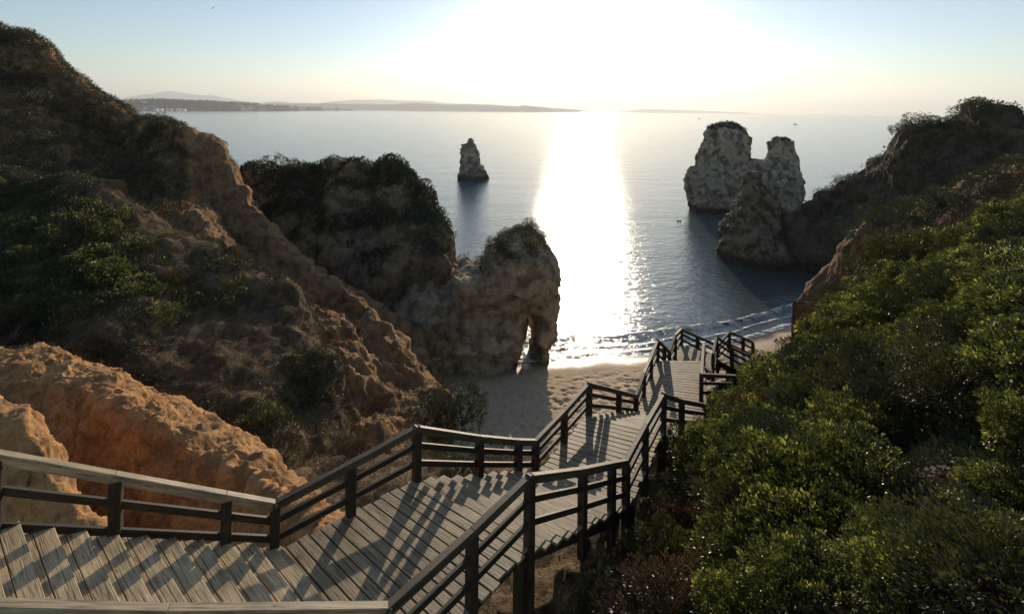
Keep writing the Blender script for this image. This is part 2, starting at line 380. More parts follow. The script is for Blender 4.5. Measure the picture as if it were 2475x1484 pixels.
# near orange ridge
C_r = [(-260, 840, 15), (0, 850, 14), (150, 858, 13.4), (250, 892, 12.8), (370, 955, 12.1), (450, 1002, 11.7), (520, 1055, 11.3), (600, 1082, 10.9), (652, 1102, 10.6), (676, 1150, 10.2), (735, 1172, 9.9), (775, 1235, 9.4), (850, 1262, 9), (930, 1350, 8.4)]
C_m = [(u-14, v+150, y-2.0) for u, v, y in C_r]
C_f = [(u-20, v+330, y-2.5) for u, v, y in C_r]
def dC(p): return .16*fbm(p*.6, 5, 21)+.10*ridged(p*np.array([1.9, 1.9, .22]), 4, 24)+.028*ridged(p*3.2, 4, 27)-.05*np.clip(fbm(p*4, 3, 29)-.25, 0, 1)
G_C, o_C = land('orange_ridge', [ground(C_r, 9.5, 2.2), offs(C_r, 14, .7), C_r, [(u-6, v+40, y-1.25) for u, v, y in C_r], [(u-10, v+75, y-1.75) for u, v, y in C_r], C_m, C_f, offs(C_f, 200, -.1)], 520, 300, m_orange, dC,
                kind='structure')
D_r = [(-260, 900, 8.2), (-60, 940, 7.9), (0, 978, 7.8), (50, 1008, 7.7), (95, 1045, 7.6), (108, 1075, 7.6), (112, 1110, 7.5), (150, 1160, 7.4), (185, 1205, 7.3), (225, 1255, 7.2), (290, 1330, 7)]
def dD(p): return .10*fbm(p*1.2, 4, 31)+.06*ridged(p*3.5, 4, 34)
G_D, o_D = land('orange_bank', [ground(D_r, 10, 1.2), offs(D_r, 8, .35), D_r, [(u-14, v+26, y-.3) for u, v, y in D_r], [(u-40, v+110, y-.5) for u, v, y in D_r], [(u-60, v+300, y-.8) for u, v, y in D_r]], 160, 90, m_orange, dD)
# middle headland
E_r = [(480, 455, 56), (560, 455, 53), (600, 438, 51.5), (650, 425, 50.5), (760, 412, 49.5), (800, 402, 49), (870, 422, 48), (905, 425, 47.5), (938, 405, 47), (965, 425, 46.6), (1000, 448, 46), (1025, 455, 45.2), (1048, 505, 44.8), (1066, 560, 44.4), (1084, 615, 44.2), (1100, 655, 44), (1112, 720, 43.8)]
E_1 = [(480, 520, 52), (560, 520, 50), (620, 500, 48), (760, 490, 46.5), (870, 510, 45), (940, 530, 43.8), (1000, 560, 43), (1040, 590, 42.4), (1065, 630, 42.2), (1085, 670, 42), (1100, 730, 41.8)]
E_2 = [(560, 640, 46), (700, 640, 44.5), (780, 560, 43.8), (870, 620, 42), (940, 640, 41.2), (1010, 640, 40.6), (1060, 640, 40.4), (1085, 680, 40.2), (1110, 740, 40)]
E_3 = [(560, 800, 41), (700, 800, 41), (800, 790, 40.6), (880, 800, 39.8), (960, 800, 39.2), (1040, 790, 39), (1090, 800, 38.9), (1130, 830, 38.9)]
def dE(p): return .65*fbm(p*.25, 5, 41)+.5*ridged(p*np.array([.45, .45, .22]), 4, 44)+.25*vn(p*np.array([.1, .1, 1.2]), 46)
G_E, o_E = land('headland', [ground(E_r, -1, 7, 1.0), offs(E_r, 20, 2.5), E_r, E_1, E_2, E_3, ground(E_3, .6, -2.2), ground(E_3, -1, -2.6)], 260, 190, m_head, dE)
# right headland
I_r = [(1895, 600, 69), (1908, 548, 68.5), (1940, 494, 68), (2000, 458, 66), (2060, 432, 64), (2110, 402, 62), (2160, 352, 60), (2192, 300, 58), (2260, 298, 56), (2332, 292, 54), (2348, 256, 52), (2400, 252, 50), (2450, 270, 48), (2480, 302, 47), (2700, 330, 42)]
I_r = [(u, v+10, y) for u, v, y in I_r]
I_1 = [(1890, 620, 68), (1915, 575, 67), (1960, 545, 66), (2020, 520, 64), (2080, 490, 61), (2140, 450, 58.5), (2200, 400, 56), (2260, 370, 54), (2340, 350, 51), (2400, 360, 48.5), (2460, 380, 46), (2700, 420, 40)]
def dI(p): return .55*fbm(p*.25, 5, 51)+.45*ridged(p*np.array([.45, .45, .2]), 4, 54)+.3*vn(p*np.array([.08, .08, 1.0]), 56)
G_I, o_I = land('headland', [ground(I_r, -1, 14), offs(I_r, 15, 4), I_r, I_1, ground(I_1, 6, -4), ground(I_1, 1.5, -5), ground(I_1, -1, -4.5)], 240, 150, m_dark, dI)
# nearer right ridge
J_r = [(1925, 845, 38), (1948, 765, 38), (1955, 705, 38), (2000, 655, 37), (2045, 600, 36), (2068, 552, 35), (2150, 505, 33), (2270, 482, 30), (2350, 432, 28), (2475, 392, 25), (2700, 340, 21)]
J_r = [(u, v+(26 if u > 2060 else 0), y) for u, v, y in J_r]
J_1 = [(u-6, v+45, y-.9) for u, v, y in J_r]; J_2 = [(u-8, v+120, y-1.5) for u, v, y in J_r]
def dJ(p): return .3*fbm(p*.4, 5, 61)+.28*ridged(p*np.array([.8, .8, .3]), 4, 64)
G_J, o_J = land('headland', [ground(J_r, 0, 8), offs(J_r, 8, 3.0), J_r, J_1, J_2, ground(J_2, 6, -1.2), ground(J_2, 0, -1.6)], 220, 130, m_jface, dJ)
# near right slope
K = [[(760, 1900, 5.2), (1000, 1600, 6.3), (1180, 1440, 7.6), (1330, 1330, 8.8), (1450, 1240, 9.8), (1540, 1130, 12), (1580, 1060, 14), (1640, 980, 16), (1740, 950, 18.5), (1850, 900, 20), (1960, 840, 22)],
     [(1180, 1680, 6.1), (1330, 1490, 7.1), (1520, 1350, 8.2), (1620, 1180, 9.8), (1665, 1060, 11.6), (1710, 985, 13.4), (1800, 900, 15.4), (1950, 800, 18), (2070, 690, 20)],
     [(1420, 1700, 5.5), (1600, 1430, 6.8), (1720, 1240, 8.2), (1800, 1100, 10), (1850, 1000, 12), (1900, 915, 14), (2000, 815, 16), (2080, 715, 18), (2170, 618, 20)],
     [(1850, 1700, 4.5), (1900, 1430, 5.7), (2000, 1220, 7.2), (2080, 1070, 9), (2120, 950, 11), (2160, 850, 13), (2200, 750, 15), (2250, 660, 17), (2300, 575, 19)],
     [(2475, 1700, 3.1), (2475, 1430, 3.8), (2475, 1250, 4.7), (2475, 1080, 6), (2475, 920, 8), (2475, 780, 10), (2475, 660, 12.5), (2475, 560, 15), (2475, 470, 17)],
     [(3000, 1500, 2.8), (3000, 1300, 3.6), (3000, 1100, 4.7), (3000, 950, 6), (2950, 800, 8), (2900, 660, 10), (2850, 540, 12), (2800, 450, 14), (2750, 380, 16)]]
def dK(p): return .22*fbm(p*.6, 4, 71)+.10*ridged(p*1.3, 3, 74)-1.1*np.exp(-((p[:, 0]-5.0)**2/1.3+(p[:, 1]-5.3)**2/.5))
K = [[(u, v+(55 if Y > 14 else 0 if Y < 9 else 55*(Y-9)/5)*(1 if n_ > 0 else 0), Y) for u, v, Y in c] for n_, c in enumerate(K)]
KC = [resample(Pn(c), 150) for c in K]
KC = [np.concatenate([c, c[-1:]+np.array([[.6, 2.0, -1.5]]), c[-1:]+np.array([[1.2, 4, -6]]), c[-1:]+np.array([[1.5, 5, -16]])]) for c in KC]
G_K, o_K = land('hillside', KC, 230, 200, m_scrubsoil, dK, world=True)
# gully floor below the staircase, falling away to the beach
def build_gully():
    xs = np.linspace(-16, 9, 180); ys = np.linspace(3, 31, 190); X, Y = np.meshgrid(xs, ys)
    zr = np.interp(Y, [3, 6, 12, 15.5, 18, 22, 27, 31], [-8.0, -8.3, -9.6, -11.4, -14.0, -18.2, -20.6, -21.6])
    G = np.stack([X, Y, EYE+zr+.05*np.abs(X+1)], -1); p = G.reshape(-1, 3)
    G[..., 2] += (.35*fbm(p*.45, 5, 81)+.1*ridged(p*1.2, 3, 84)).reshape(X.shape)*np.clip((29-Y)/6, 0, 1)
    o = link('gully_floor', gmesh('gully_floor', G, [m_scrubsoil])); tag(o, kind='structure'); return G
G_G = build_gully()

# ---- lofted rocks, fused by voxel remesh and then eroded
def loft(V, Fc, slices, Y, dr=.8, seg=28, squ=2.6, tilt=0):
    o = len(V); n = len(slices)
    for (v, ul, ur, *ex) in slices:
        yy = Y+(ex[0] if ex else 0); d = ex[1] if len(ex) > 1 else dr
        a, b_ = P(ul, v, yy), P(ur, v, yy); cx = (a.x+b_.x)/2; rx = (b_.x-a.x)/2; ry = rx*d if d < 10 else d-10
        z = (a.z+b_.z)/2
        for k in range(seg):
            th = 2*math.pi*k/seg; c, s = math.cos(th), math.sin(th)
            V.append((cx+rx*abs(c)**(2/squ)*(1 if c > 0 else -1), yy+ry*abs(s)**(2/squ)*(1 if s > 0 else -1), z))
    for i in range(n-1):
        for k in range(seg):
            Fc.append((o+i*seg+k, o+i*seg+(k+1) % seg, o+(i+1)*seg+(k+1) % seg, o+(i+1)*seg+k))
    Fc.append(tuple(o+k for k in range(seg))[::-1]); Fc.append(tuple(o+(n-1)*seg+k for k in range(seg)))
def rockobj(name, lofts, voxel, fn, mat):
    V, Fc = [], []
    for l in lofts: loft(V, Fc, *l[0], **l[1])
    me = bpy.data.meshes.new(name); me.from_pydata(V, [], Fc); me.update()
    import bmesh
    bm = bmesh.new(); bm.from_mesh(me); bmesh.ops.recalc_face_normals(bm, faces=bm.faces); bm.to_mesh(me); bm.free()
    o = link(name, me); md = o.modifiers.new('r', 'REMESH'); md.mode = 'VOXEL'; md.voxel_size = voxel
    dg = bpy.context.evaluated_depsgraph_get(); e = o.evaluated_get(dg); m2 = bpy.data.meshes.new_from_object(e)
    o.modifiers.clear(); o.data = m2
    n = len(m2.vertices); co = np.empty(n*3, np.float32); m2.vertices.foreach_get('co', co); co = co.reshape(-1, 3).astype(float)
    nr = np.empty(n*3, np.float32); m2.vertices.foreach_get('normal', nr); nr = nr.reshape(-1, 3)
    co = co+nr*fn(co)[:, None]; m2.vertices.foreach_set('co', co.astype(np.float32).ravel())
    m2.polygons.foreach_set('use_smooth', np.ones(len(m2.polygons), bool)); m2.materials.clear(); m2.materials.append(mat); m2.update()
    return o, co, nr
def dr1(a, s=.3, st=.5):
    return lambda p: a*(.75*fbm(p*s, 5, 91)+.45*ridged(p*s*2.2, 5, 94)+.55*st*vn(p*np.array([s*.5, s*.5, s*4]), 96)*(1+vn(p*s, 98))+.3*st*vn(p*np.array([s, s, s*11]), 97)+.3*ridged(p*s*5, 3, 99)-.6)
def waterline(Y): return V0+EYE/Y*F
# stack
wl = lambda Y: waterline(Y)+12
o_stack, cs, ns = rockobj('sea_stack', [(([(336, 1131, 1139), (343, 1127, 1142), (352, 1120, 1148), (365, 1117, 1152), (378, 1114, 1157), (392, 1111, 1158), (400, 1110, 1163), (408, 1108, 1172), (425, 1107, 1177), (434, 1106, 1177), (450, 1106, 1177)], 140), dict(dr=.9))], .3, dr1(.75, .35), m_stack)
tag(o_stack, 'narrow grey limestone sea stack standing alone in the water left of the glare', 'sea stack')
# twin topped rock
o_twin, ct, nt_ = rockobj('rock_island', [
    (([(301, 1739, 1764), (305, 1725, 1779), (313, 1714, 1793), (325, 1707, 1804), (345, 1700, 1811), (370, 1692, 1806), (395, 1680, 1800), (415, 1668, 1835), (440, 1664, 1850), (455, 1662, 1850), (470, 1666, 1850), (490, 1668, 1850), (530, 1672, 1850)], 98), dict(dr=.55, squ=3)),
    (([(333, 1872, 1895), (338, 1864, 1908), (347, 1860, 1917), (362, 1860, 1923), (380, 1856, 1929), (395, 1838, 1931), (420, 1815, 1934), (460, 1800, 1935), (500, 1800, 1933), (540, 1800, 1932)], 94), dict(dr=.5, squ=3)),
    (([(385, 1800, 1848), (392, 1780, 1865), (406, 1760, 1880), (440, 1740, 1900), (540, 1740, 1900)], 96), dict(dr=.45, squ=3))], .42, dr1(.7, .3), m_stack)
tag(o_twin, 'large grey rock island with two rounded tops and a deep notch between them', 'rock island')
# pinnacle in front
o_pin, cp, np_ = rockobj('rock_pinnacle', [
    (([(416, 1812, 1830), (421, 1802, 1840), (432, 1799, 1845), (441, 1806, 1842), (450, 1800, 1844), (475, 1788, 1858), (500, 1776, 1872), (530, 1758, 1884), (560, 1744, 1890), (600, 1742, 1896), (640, 1748, 1900)], 66), dict(dr=.8)),
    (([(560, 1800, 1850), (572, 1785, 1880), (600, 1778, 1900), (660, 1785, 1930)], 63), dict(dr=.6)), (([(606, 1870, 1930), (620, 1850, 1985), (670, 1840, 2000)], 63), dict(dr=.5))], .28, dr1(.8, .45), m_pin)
tag(o_pin, 'pointed brown rock pinnacle with a dark cap in front of the twin-topped rock island', 'rock')
# arch
o_arch, ca, na = rockobj('rock_arch', [
    (([(566, 1246, 1276, 0, 12.4), (574, 1230, 1296, 0, 12.8), (590, 1208, 1314, 0, 13.2), (606, 1178, 1326, 0, 13.5), (630, 1172, 1336, 0, 13.5), (655, 1150, 1344, 0, 13.5), (680, 1130, 1345, 0, 13.5), (700, 1110, 1344, 0, 13), (715, 1100, 1338, 0, 12.6)], 39.5), dict(squ=2.8)),
    (([(648, 1100, 1180, 0, 13), (680, 1090, 1260, 0, 13), (715, 1085, 1290, 0, 12.6), (738, 1080, 1282, 0, 12.6), (760, 1070, 1270, 0, 12.6), (810, 1060, 1266, 0, 12.8), (850, 1055, 1256, 0, 12.8), (885, 1050, 1248, 0, 13), (910, 1050, 1248, 0, 13)], 39), dict(squ=3.5)),
    (([(655, 1040, 1130, 2.5, 13), (680, 1000, 1150, 2, 13.5), (720, 960, 1150, 1.5, 14), (800, 940, 1150, 1, 14.5), (910, 930, 1150, .5, 14.5)], 39.5), dict(squ=2.8)),
    (([(700, 1240, 1340, 0, 12.6), (735, 1262, 1344, 0, 12.6), (742, 1290, 1345, 0, 12.4), (775, 1300, 1342, 0, 12.2), (810, 1300, 1332, 0, 12), (845, 1290, 1326, 0, 12), (870, 1286, 1326, 0, 12), (905, 1284, 1328, 0, 12)], 39.5), dict(squ=2.8)),
    (([(745, 1282, 1300, 0, 11.5), (790, 1282, 1306, 0, 11.6), (870, 1284, 1300, 0, 11.6), (905, 1284, 1300, 0, 11.6)], 41.5), dict(squ=2.6))],
    .2, dr1(.42, .45, .5), m_arch)
tag(o_arch, 'pale rock arch with scrub on top at the edge of the beach', 'rock arch')

# ================================================================ STAIRCASE
def pl(X, Y, z=-5.6): return (X, Y, z)
a_ = dict(
 A=(-2.92, 6.00), B=(-1.39, 7.25), C=(.28, 6.18), D=(-1.13, 4.55), E=(.51, 8.95), F=(2.02, 8.19),
 G=(1.80, 10.73), H=(3.30, 10.20), K=(3.43, 12.9), LL=(5.1, 12.3), M=(4.90, 15.8), NN=(6.42, 15.8), Q=(5.47, 13.6),
 T=(5.66, 16.9), U=(7.20, 16.9), RR=(6.83, 19.0), W=(7.84, 18.1), V=(8.45, 19.4), V2=(9.45, 18.5),
 S=(9.47, 20.6), S2=(10.9, 19.4), X=(11.1, 21.8), X2=(12.4, 20.4))
z1, z2, z3, z4, z5 = [EYE+q for q in (-5.6, -6.8, -8.2, -9.2, -10.2)]
lerp = lambda p, q, t: (p[0]+(q[0]-p[0])*t, p[1]+(q[1]-p[1])*t)
def jit(z): return z+random.uniform(-.002, .002)

def landing(label, Ls, Le, Rs, Re, z, posts=(), bw=.145):
    ln = (Vector(Le)-Vector(Ls)).length*.5+(Vector(Re)-Vector(Rs)).length*.5; n = max(3, round(ln/bw)); g = .06
    r = empty('stair_landing', (*lerp(Ls, Re, .5), z-.3)); tag(r, label, 'landing', 'landings of the wooden beach staircase')
    mb = MB()
    for i in range(n):
        t0, t1 = (i+g)/n, (i+1-g)/n; e = random.uniform(-.012, .02)
        a, b = lerp(Ls, Le, t0), lerp(Ls, Le, t1); d, c = lerp(Rs, Re, t0), lerp(Rs, Re, t1)
        mb.slab(lerp(a, d, -.015+e), lerp(b, c, -.015+e), lerp(b, c, 1.015+e), lerp(a, d, 1.015+e), jit(z), .035)
    o = mb.build('deck_boards', m_deck); 
    jb = MB()
    for t in (.04, .35, .65, .96):
        p, q = lerp(Ls, Rs, t), lerp(Le, Re, t); jb.beam((*p, z-.04), (*q, z-.04), .06, .16)
    j = jb.build('joists', m_rail)
    for c_ in (o, j): c_.parent = r; c_.matrix_parent_inverse = Matrix.Translation(-Vector(r.location))
    for p in posts:
        s = MB(); s.beam((p[0], p[1], z-.05), (p[0], p[1], z-4.5), .13, .13, Vector((0, 1, 0)), False)
        s = s.build('support_post', m_rail, r); s.matrix_parent_inverse = Matrix.Translation(-Vector(r.location))
    return r
def flight(label, Ls, Le, Rs, Re, zs, ze, n, dirn=-1, boards=2, mat=None):
    r = empty('stair_flight', (*lerp(Ls, Re, .5), ze-.3)); tag(r, label, 'stairs', 'flights of the wooden beach staircase'); inv = Matrix.Translation(-Vector(r.location))
    for i in range(n):
        z = zs-(i+1)*(zs-ze)/(n+1); mb = MB()
        for k in range(boards):
            t0 = (i+(k+.03)/boards*1.0)/n; t1 = (i+(k+.97)/boards)/n + (.012 if k == boards-1 else 0); e = random.uniform(-.008, .012)
            a, b = lerp(Ls, Le, t0), lerp(Ls, Le, t1); d, c = lerp(Rs, Re, t0), lerp(Rs, Re, t1)
            mb.slab(lerp(a, d, -.02+e), lerp(b, c, -.02+e), lerp(b, c, 1.02+e), lerp(a, d, 1.02+e), jit(z), .04)
        o = mb.build('tread', mat or m_deck, r); o.matrix_parent_inverse = inv
    sb = MB()
    for t in (.06, .94):
        p, q = lerp(Ls, Rs, t), lerp(Le, Re, t); sb.beam((*p, zs-.10), (*q, ze-.06), .06, .2)
    o = sb.build('stringer', m_rail, r); o.matrix_parent_inverse = inv
    return r

A, B, C, D = a_['A'], a_['B'], a_['C'], a_['D']; E_, F_, G_, H_ = a_['E'], a_['F'], a_['G'], a_['H']
Kk, LL, Mm, NN, Q = a_['K'], a_['LL'], a_['M'], a_['NN'], a_['Q']
T_, U_, RR, W_, V_, V2 = a_['T'], a_['U'], a_['RR'], a_['W'], a_['V'], a_['V2']; S_, S2, X_, X2 = a_['S'], a_['S2'], a_['X'], a_['X2']
nf = 15; dL = (-2.24/9, -1.0/9); dR = (-2.37/9, -.80/9)
L0 = (A[0]+dL[0]*nf, A[1]+dL[1]*nf); R0 = (D[0]+dR[0]*nf, D[1]+dR[1]*nf); z0 = z1+.122*(nf+1)
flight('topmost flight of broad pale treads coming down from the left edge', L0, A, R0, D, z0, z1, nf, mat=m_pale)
landing('nearest and largest landing, crossed by long rail shadows', A, B, D, C, z1, (lerp(D, C, .9), lerp(D, C, .45), lerp(A, B, .9)))
flight('second flight from the top, sawtooth treads between the nearest and the middle landing', B, E_, C, F_, z1, z2, 10)
landing('middle landing with a V of rail shadows above the beach', E_, G_, F_, H_, z2, (lerp(F_, H_, .1), lerp(F_, H_, .9), lerp(E_, G_, .9)))
flight('short third flight going down half hidden by the corner railing and the shrubs', G_, Kk, H_, LL, z2, z3, 8)
landing('long straight landing beside the sand, third from the top', Kk, Mm, LL, NN, z3, (lerp(Kk, Mm, .05), lerp(Kk, Mm, .95), lerp(LL, NN, .9)))
flight('small fourth flight hidden behind the far edge of the long straight landing', Mm, T_, NN, U_, z3, z4, 5)
landing('small far landing in front of the wet sand', T_, RR, U_, W_, z4, (lerp(T_, RR, .9),))
flight('fifth flight turning right behind the small far landing', RR, V_, W_, V2, z4, z5, 6)
landing('farthest small landing, partly behind the shrubs', V_, S_, V2, S2, z5, (lerp(V_, S_, .9),))
flight('lowest flight, dropping toward the sand behind the shrubs', S_, X_, S2, X2, z5, z5-1.1, 7)

def plan_at(u, p, q):
    k = (u-U0)/F; dx, dy = q[0]-p[0], q[1]-p[1]
    t = (k*p[1]-p[0])/(dx-k*dy); return lerp(p, q, t), t
def railing(label, tops, base, deep=(.35, .35), skip0=True, out=0, maxt=1.0, tm=None):
    """tops: (plan point, pixel row of the rail top) for each post; base: (z at start, z at end)"""
    pts = [Vector((p[0], p[1], topz(p[0], p[1], v))) for p, v in tops]
    n = len(pts); r = empty('railing', (pts[0].x, pts[0].y, base[0])); tag(r, label, 'railing', 'railings of the wooden beach staircase')
    inv = Matrix.Translation(-Vector(r.location)); tot = (pts[-1].xy-pts[0].xy).length
    bz = [base[0]+(base[1]-base[0])*((p.xy-pts[0].xy).length/tot) for p in pts]
    for i, p in enumerate(pts):
        if i == 0 and skip0: continue
        dp = deep[1] if i == n-1 else deep[0]
        d = (pts[min(i+1, n-1)]-pts[max(i-1, 0)]); d.z = 0; d.normalize(); mb = MB()
        wd = .115; mb.beam(p-Vector((0, 0, .085)), (p.x, p.y, bz[i]-dp), wd, wd, d, False)
        o = mb.build('post', m_rail, r, .006); o.matrix_parent_inverse = inv
    for nm, fr, ww, hh in (('handrail', 0, .085, .10), ('middle_rail', .31, .045, .08), ('lower_rail', .64, .045, .08)):
        mb = MB()
        for i in range(n-1):
            p, q = pts[i], pts[i+1]
            p = Vector((p.x, p.y, p.z-fr*(p.z-bz[i]))); q = Vector((q.x, q.y, q.z-fr*(q.z-bz[i+1])))
            d = (q-p).normalized(); ex = .04 if fr == 0 else -.02
            mb.beam(p-d*(ex if i == 0 else 0), q+d*(ex if i == n-2 else 0), ww, hh)
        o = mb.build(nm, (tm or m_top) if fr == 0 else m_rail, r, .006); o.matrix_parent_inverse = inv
    return r
def on(u, p, q): return plan_at(u, p, q)[0]
Lx = L0; Rx = R0
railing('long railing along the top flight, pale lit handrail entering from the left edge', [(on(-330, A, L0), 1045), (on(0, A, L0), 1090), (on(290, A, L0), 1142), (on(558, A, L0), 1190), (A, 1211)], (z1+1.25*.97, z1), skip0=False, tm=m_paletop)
railing('railing on the far side of the nearest landing, above the orange gully', [(A, 1211), (on(858, A, B), 1115), (B, 1029)], (z1, z1))
railing('railing down the sea side of the second flight, to the middle landing', [(B, 1029), (on(1168, B, E_), 1052), (on(1262, B, E_), 1061), (E_, 1062)], (z1, z2))
railing('sea side railing of the middle landing, in front of dry grass and sand', [(E_, 1062), (on(1372, E_, G_), 990), (G_, 924)], (z2, z2))
railing('short railing with its back to the beach at the far end of the middle landing', [(G_, 924), (on(1503, G_, Kk), 942), (Kk, 953)], (z2, z3))
railing('steep looking railing on the sand side of the long straight landing', [(Kk, 953), (on(1563, Kk, Mm), 900), (on(1580, Kk, Mm), 861), (Mm, 820)], (z3, z3))
railing('very short railing sloping down between the two far sea side corners', [(Mm, 820), (on(1612, Mm, T_), 835), (T_, 848)], (z3, z4))
railing('railing on the left of the small far landing, seen end on', [(T_, 848), (on(1638, T_, RR), 808), (RR, 793)], (z4, z4))
railing('railing sloping down to the right from the highest far corner, in front of the surf', [(RR, 793), (on(1692, RR, V_), 811), (V_, 832)], (z4, z5))
railing('near railing on the right of the small far landing, its edge lit', [(U_, 853), (W_, 811)], (z4, z4), skip0=False)
railing('railing descending right from the lit far corner into the shrubs', [(W_, 811), (on(1775, W_, V2), 838), (V2, 862)], (z4, z5))
railing('railing rising to the rightmost far corner', [(V_, 832), (S_, 801)], (z5, z5))
railing('rightmost railing, sloping down behind the shrub slope against the sand', [(S_, 801), (on(1802, S_, X_), 814), (X_, 826)], (z5, z5-1.1))
railing('short pale topped railing on the shrub side of the long straight landing', [(NN, 829), (Q, 902)], (z3, z3), skip0=False)
railing('stub of railing turning from the long straight landing into the shrubs', [(Q, 902), ((Q[0]+1.0, Q[1]+.1), 906)], (z3, z3))
Rn = lambda u: on(u, D, R0)
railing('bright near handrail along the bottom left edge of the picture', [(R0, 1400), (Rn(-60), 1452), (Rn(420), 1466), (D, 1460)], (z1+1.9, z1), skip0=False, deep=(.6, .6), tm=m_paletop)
railing('big dark near railing rising from the bottom edge along the nearest landing', [(D, 1460), (on(1152, D, C), 1278), (C, 1146)], (z1, z1), deep=(1.6, 2.6))
railing('near railing of the second flight, over the sawtooth tread ends', [(C, 1146), (on(1418, C, F_), 1130), (on(1488, C, F_), 1116), (F_, 1110)], (z1, z2), deep=(.5, 2.0))
railing('railing on the shrub side of the middle landing', [(F_, 1110), (on(1568, F_, H_), 1024), (H_, 949)], (z2, z2), deep=(.5, 2.0))
railing('short railing from the middle landing corner disappearing into the shrubs', [(H_, 949), (on(1655, H_, LL), 964), (LL, 976)], (z2, z3))

# ================================================================ VEGETATION
def leafcloud(c, nrm, per, rad, lsz, asp=.38, up=.6, squash=.8):
    """clusters at c with outward direction nrm -> diamond leaves"""
    n = len(c)*per; ci = np.repeat(np.arange(len(c)), per)
    d = rng.normal(size=(n, 3)); d /= np.linalg.norm(d, axis=1)[:, None]
    o = nrm[ci]*up+d; o /= np.linalg.norm(o, axis=1)[:, None]
    rr = (rad[ci] if hasattr(rad, '__len__') else rad)
    pos = c[ci]+d*(rr*rng.random(n)**.5)[:, None]*squash + o*.0
    s = (lsz[ci] if hasattr(lsz, '__len__') else lsz)*rng.uniform(.6, 1.3, n)
    side = np.cross(o, rng.normal(size=(n, 3))); side /= np.linalg.norm(side, axis=1)[:, None]+1e-9
    a = pos; b = pos+o*(s*.5)[:, None]+side*(s*asp*.5)[:, None]; e = pos+o*s[:, None]; f = pos+o*(s*.5)[:, None]-side*(s*asp*.5)[:, None]
    V = np.stack([a, b, e, f], 1).reshape(-1, 3); return V, np.arange(n*4).reshape(-1, 4), ci
def cloudmesh(name, c, nrm, per, rad, lsz, mats, tintv=None, mi=None, **k):
    V, Fc, ci = leafcloud(c, nrm, per, rad, lsz, **k)
    t = np.clip((tintv[ci] if tintv is not None else .4)+rng.normal(0, .16, len(c))[ci]+rng.normal(0, .12, len(Fc)), 0, 1)
    return mesh(name, V, Fc, mats, False, t, mi=(mi[ci] if mi is not None else None))

def shrub_mesh(k, mat, n=620, per=9, ls=.075, asp=.36, flat=.75):
    th = rng.random(n)*2*math.pi; ph = np.arccos(rng.uniform(-.55, 1, n))
    d = np.stack([np.sin(ph)*np.cos(th), np.sin(ph)*np.sin(th), np.cos(ph)], 1)
    r = 1+.42*fbm(d*1.9+k*13, 3, k)+.14*vn(d*5+k*3, k+5); r *= np.where(rng.random(n) < .28, rng.uniform(.4, .9, n), 1)
    c = d*r[:, None]*np.array([1, 1, flat])
    return cloudmesh('shrub_foliage', c, (d+np.array([0, 0, .5])), per, .10, ls, [mat], np.clip(.45+.3*vn(d*3+k, 7), 0, 1), asp=asp, up=1.1)
def stem_mesh():
    mb = MB()
    for k in range(5):
        a = k*1.25; mb.beam((0, 0, -.4), (.45*math.cos(a), .45*math.sin(a), .35), .05, .05, Vector((.1, .2, 1)), False)
    me = bpy.data.meshes.new('shrub_stem'); me.from_pydata(mb.v, [], mb.f); me.materials.append(m_stem); return me
STEM = stem_mesh()
KINDS = {'green': [shrub_mesh(k, m_leaf) for k in range(4)], 'olive': [shrub_mesh(k+4, m_olive, 560) for k in range(3)],
         'dark': [shrub_mesh(k+8, m_darkleaf, 560, 9) for k in range(3)],
         'dry': [shrub_mesh(k+12, m_dry, 560, 11, .16, .10) for k in range(3)], 'red': [shrub_mesh(k+16, m_red, 560, 9) for k in range(2)],
         'fine': [shrub_mesh(k+20, m_leaf, 1000, 14, .072, .48) for k in range(4)], 'finered': [shrub_mesh(k+25, m_red, 800, 10, .09, .4) for k in range(2)],
         'fineolive': [shrub_mesh(k+30, m_olive, 900, 12, .07, .48) for k in range(2)], 'finedark': [shrub_mesh(k+34, m_darkleaf, 900, 12, .07, .48) for k in range(2)]}
def shrub(kind, p, s, label, group=None, cat='shrub', name='shrub', sz=None):
    r = empty(name, tuple(p)); r.rotation_euler = (random.uniform(-.2, .2), random.uniform(-.2, .2), random.uniform(0, 6.28))
    r.scale = (s*random.uniform(.85, 1.2), s*random.uniform(.85, 1.2), s*(sz or random.uniform(.8, 1.1)))
    tag(r, label, cat, group); link('foliage', random.choice(KINDS[kind]), r); link('stem', STEM, r); return r

def inpoly(u, v, poly):
    r = np.zeros(len(u), bool); n = len(poly)
    for i in range(n):
        (x1, y1), (x2, y2) = poly[i], poly[(i+1) % n]
        c = ((y1 > v) != (y2 > v)) & (u < (x2-x1)*(v-y1)/((y2-y1) or 1e-9)+x1); r ^= c
    return r
def thin(p, d):
    keep = []
    for i in range(len(p)):
        if all((p[i]-p[j])@(p[i]-p[j]) > d*d for j in keep): keep.append(i)
    return keep
def cover(name, label, G, n, per, rad, ls, mat, cond, tint=.4, lift=.0, **k):
    p, nn = sample(G, n, cond); nn = nn+np.array([0, 0, .6]); nn /= np.linalg.norm(nn, axis=1)[:, None]
    tv = np.clip(tint+.3*fbm(p*.8, 3, 55), 0, 1)
    o = link(name, cloudmesh(name, p+nn*lift, nn, per, rad, ls, [mat], tv, **k)); tag(o, label, 'ground cover', kind='stuff'); return o
vis = lambda u, v, p, n: (u > -60) & (u < 2540) & (v > -20) & (v < 1540)
def nz(s, thr, sd=0): return lambda p: fbm(p*s, 3, sd) > thr

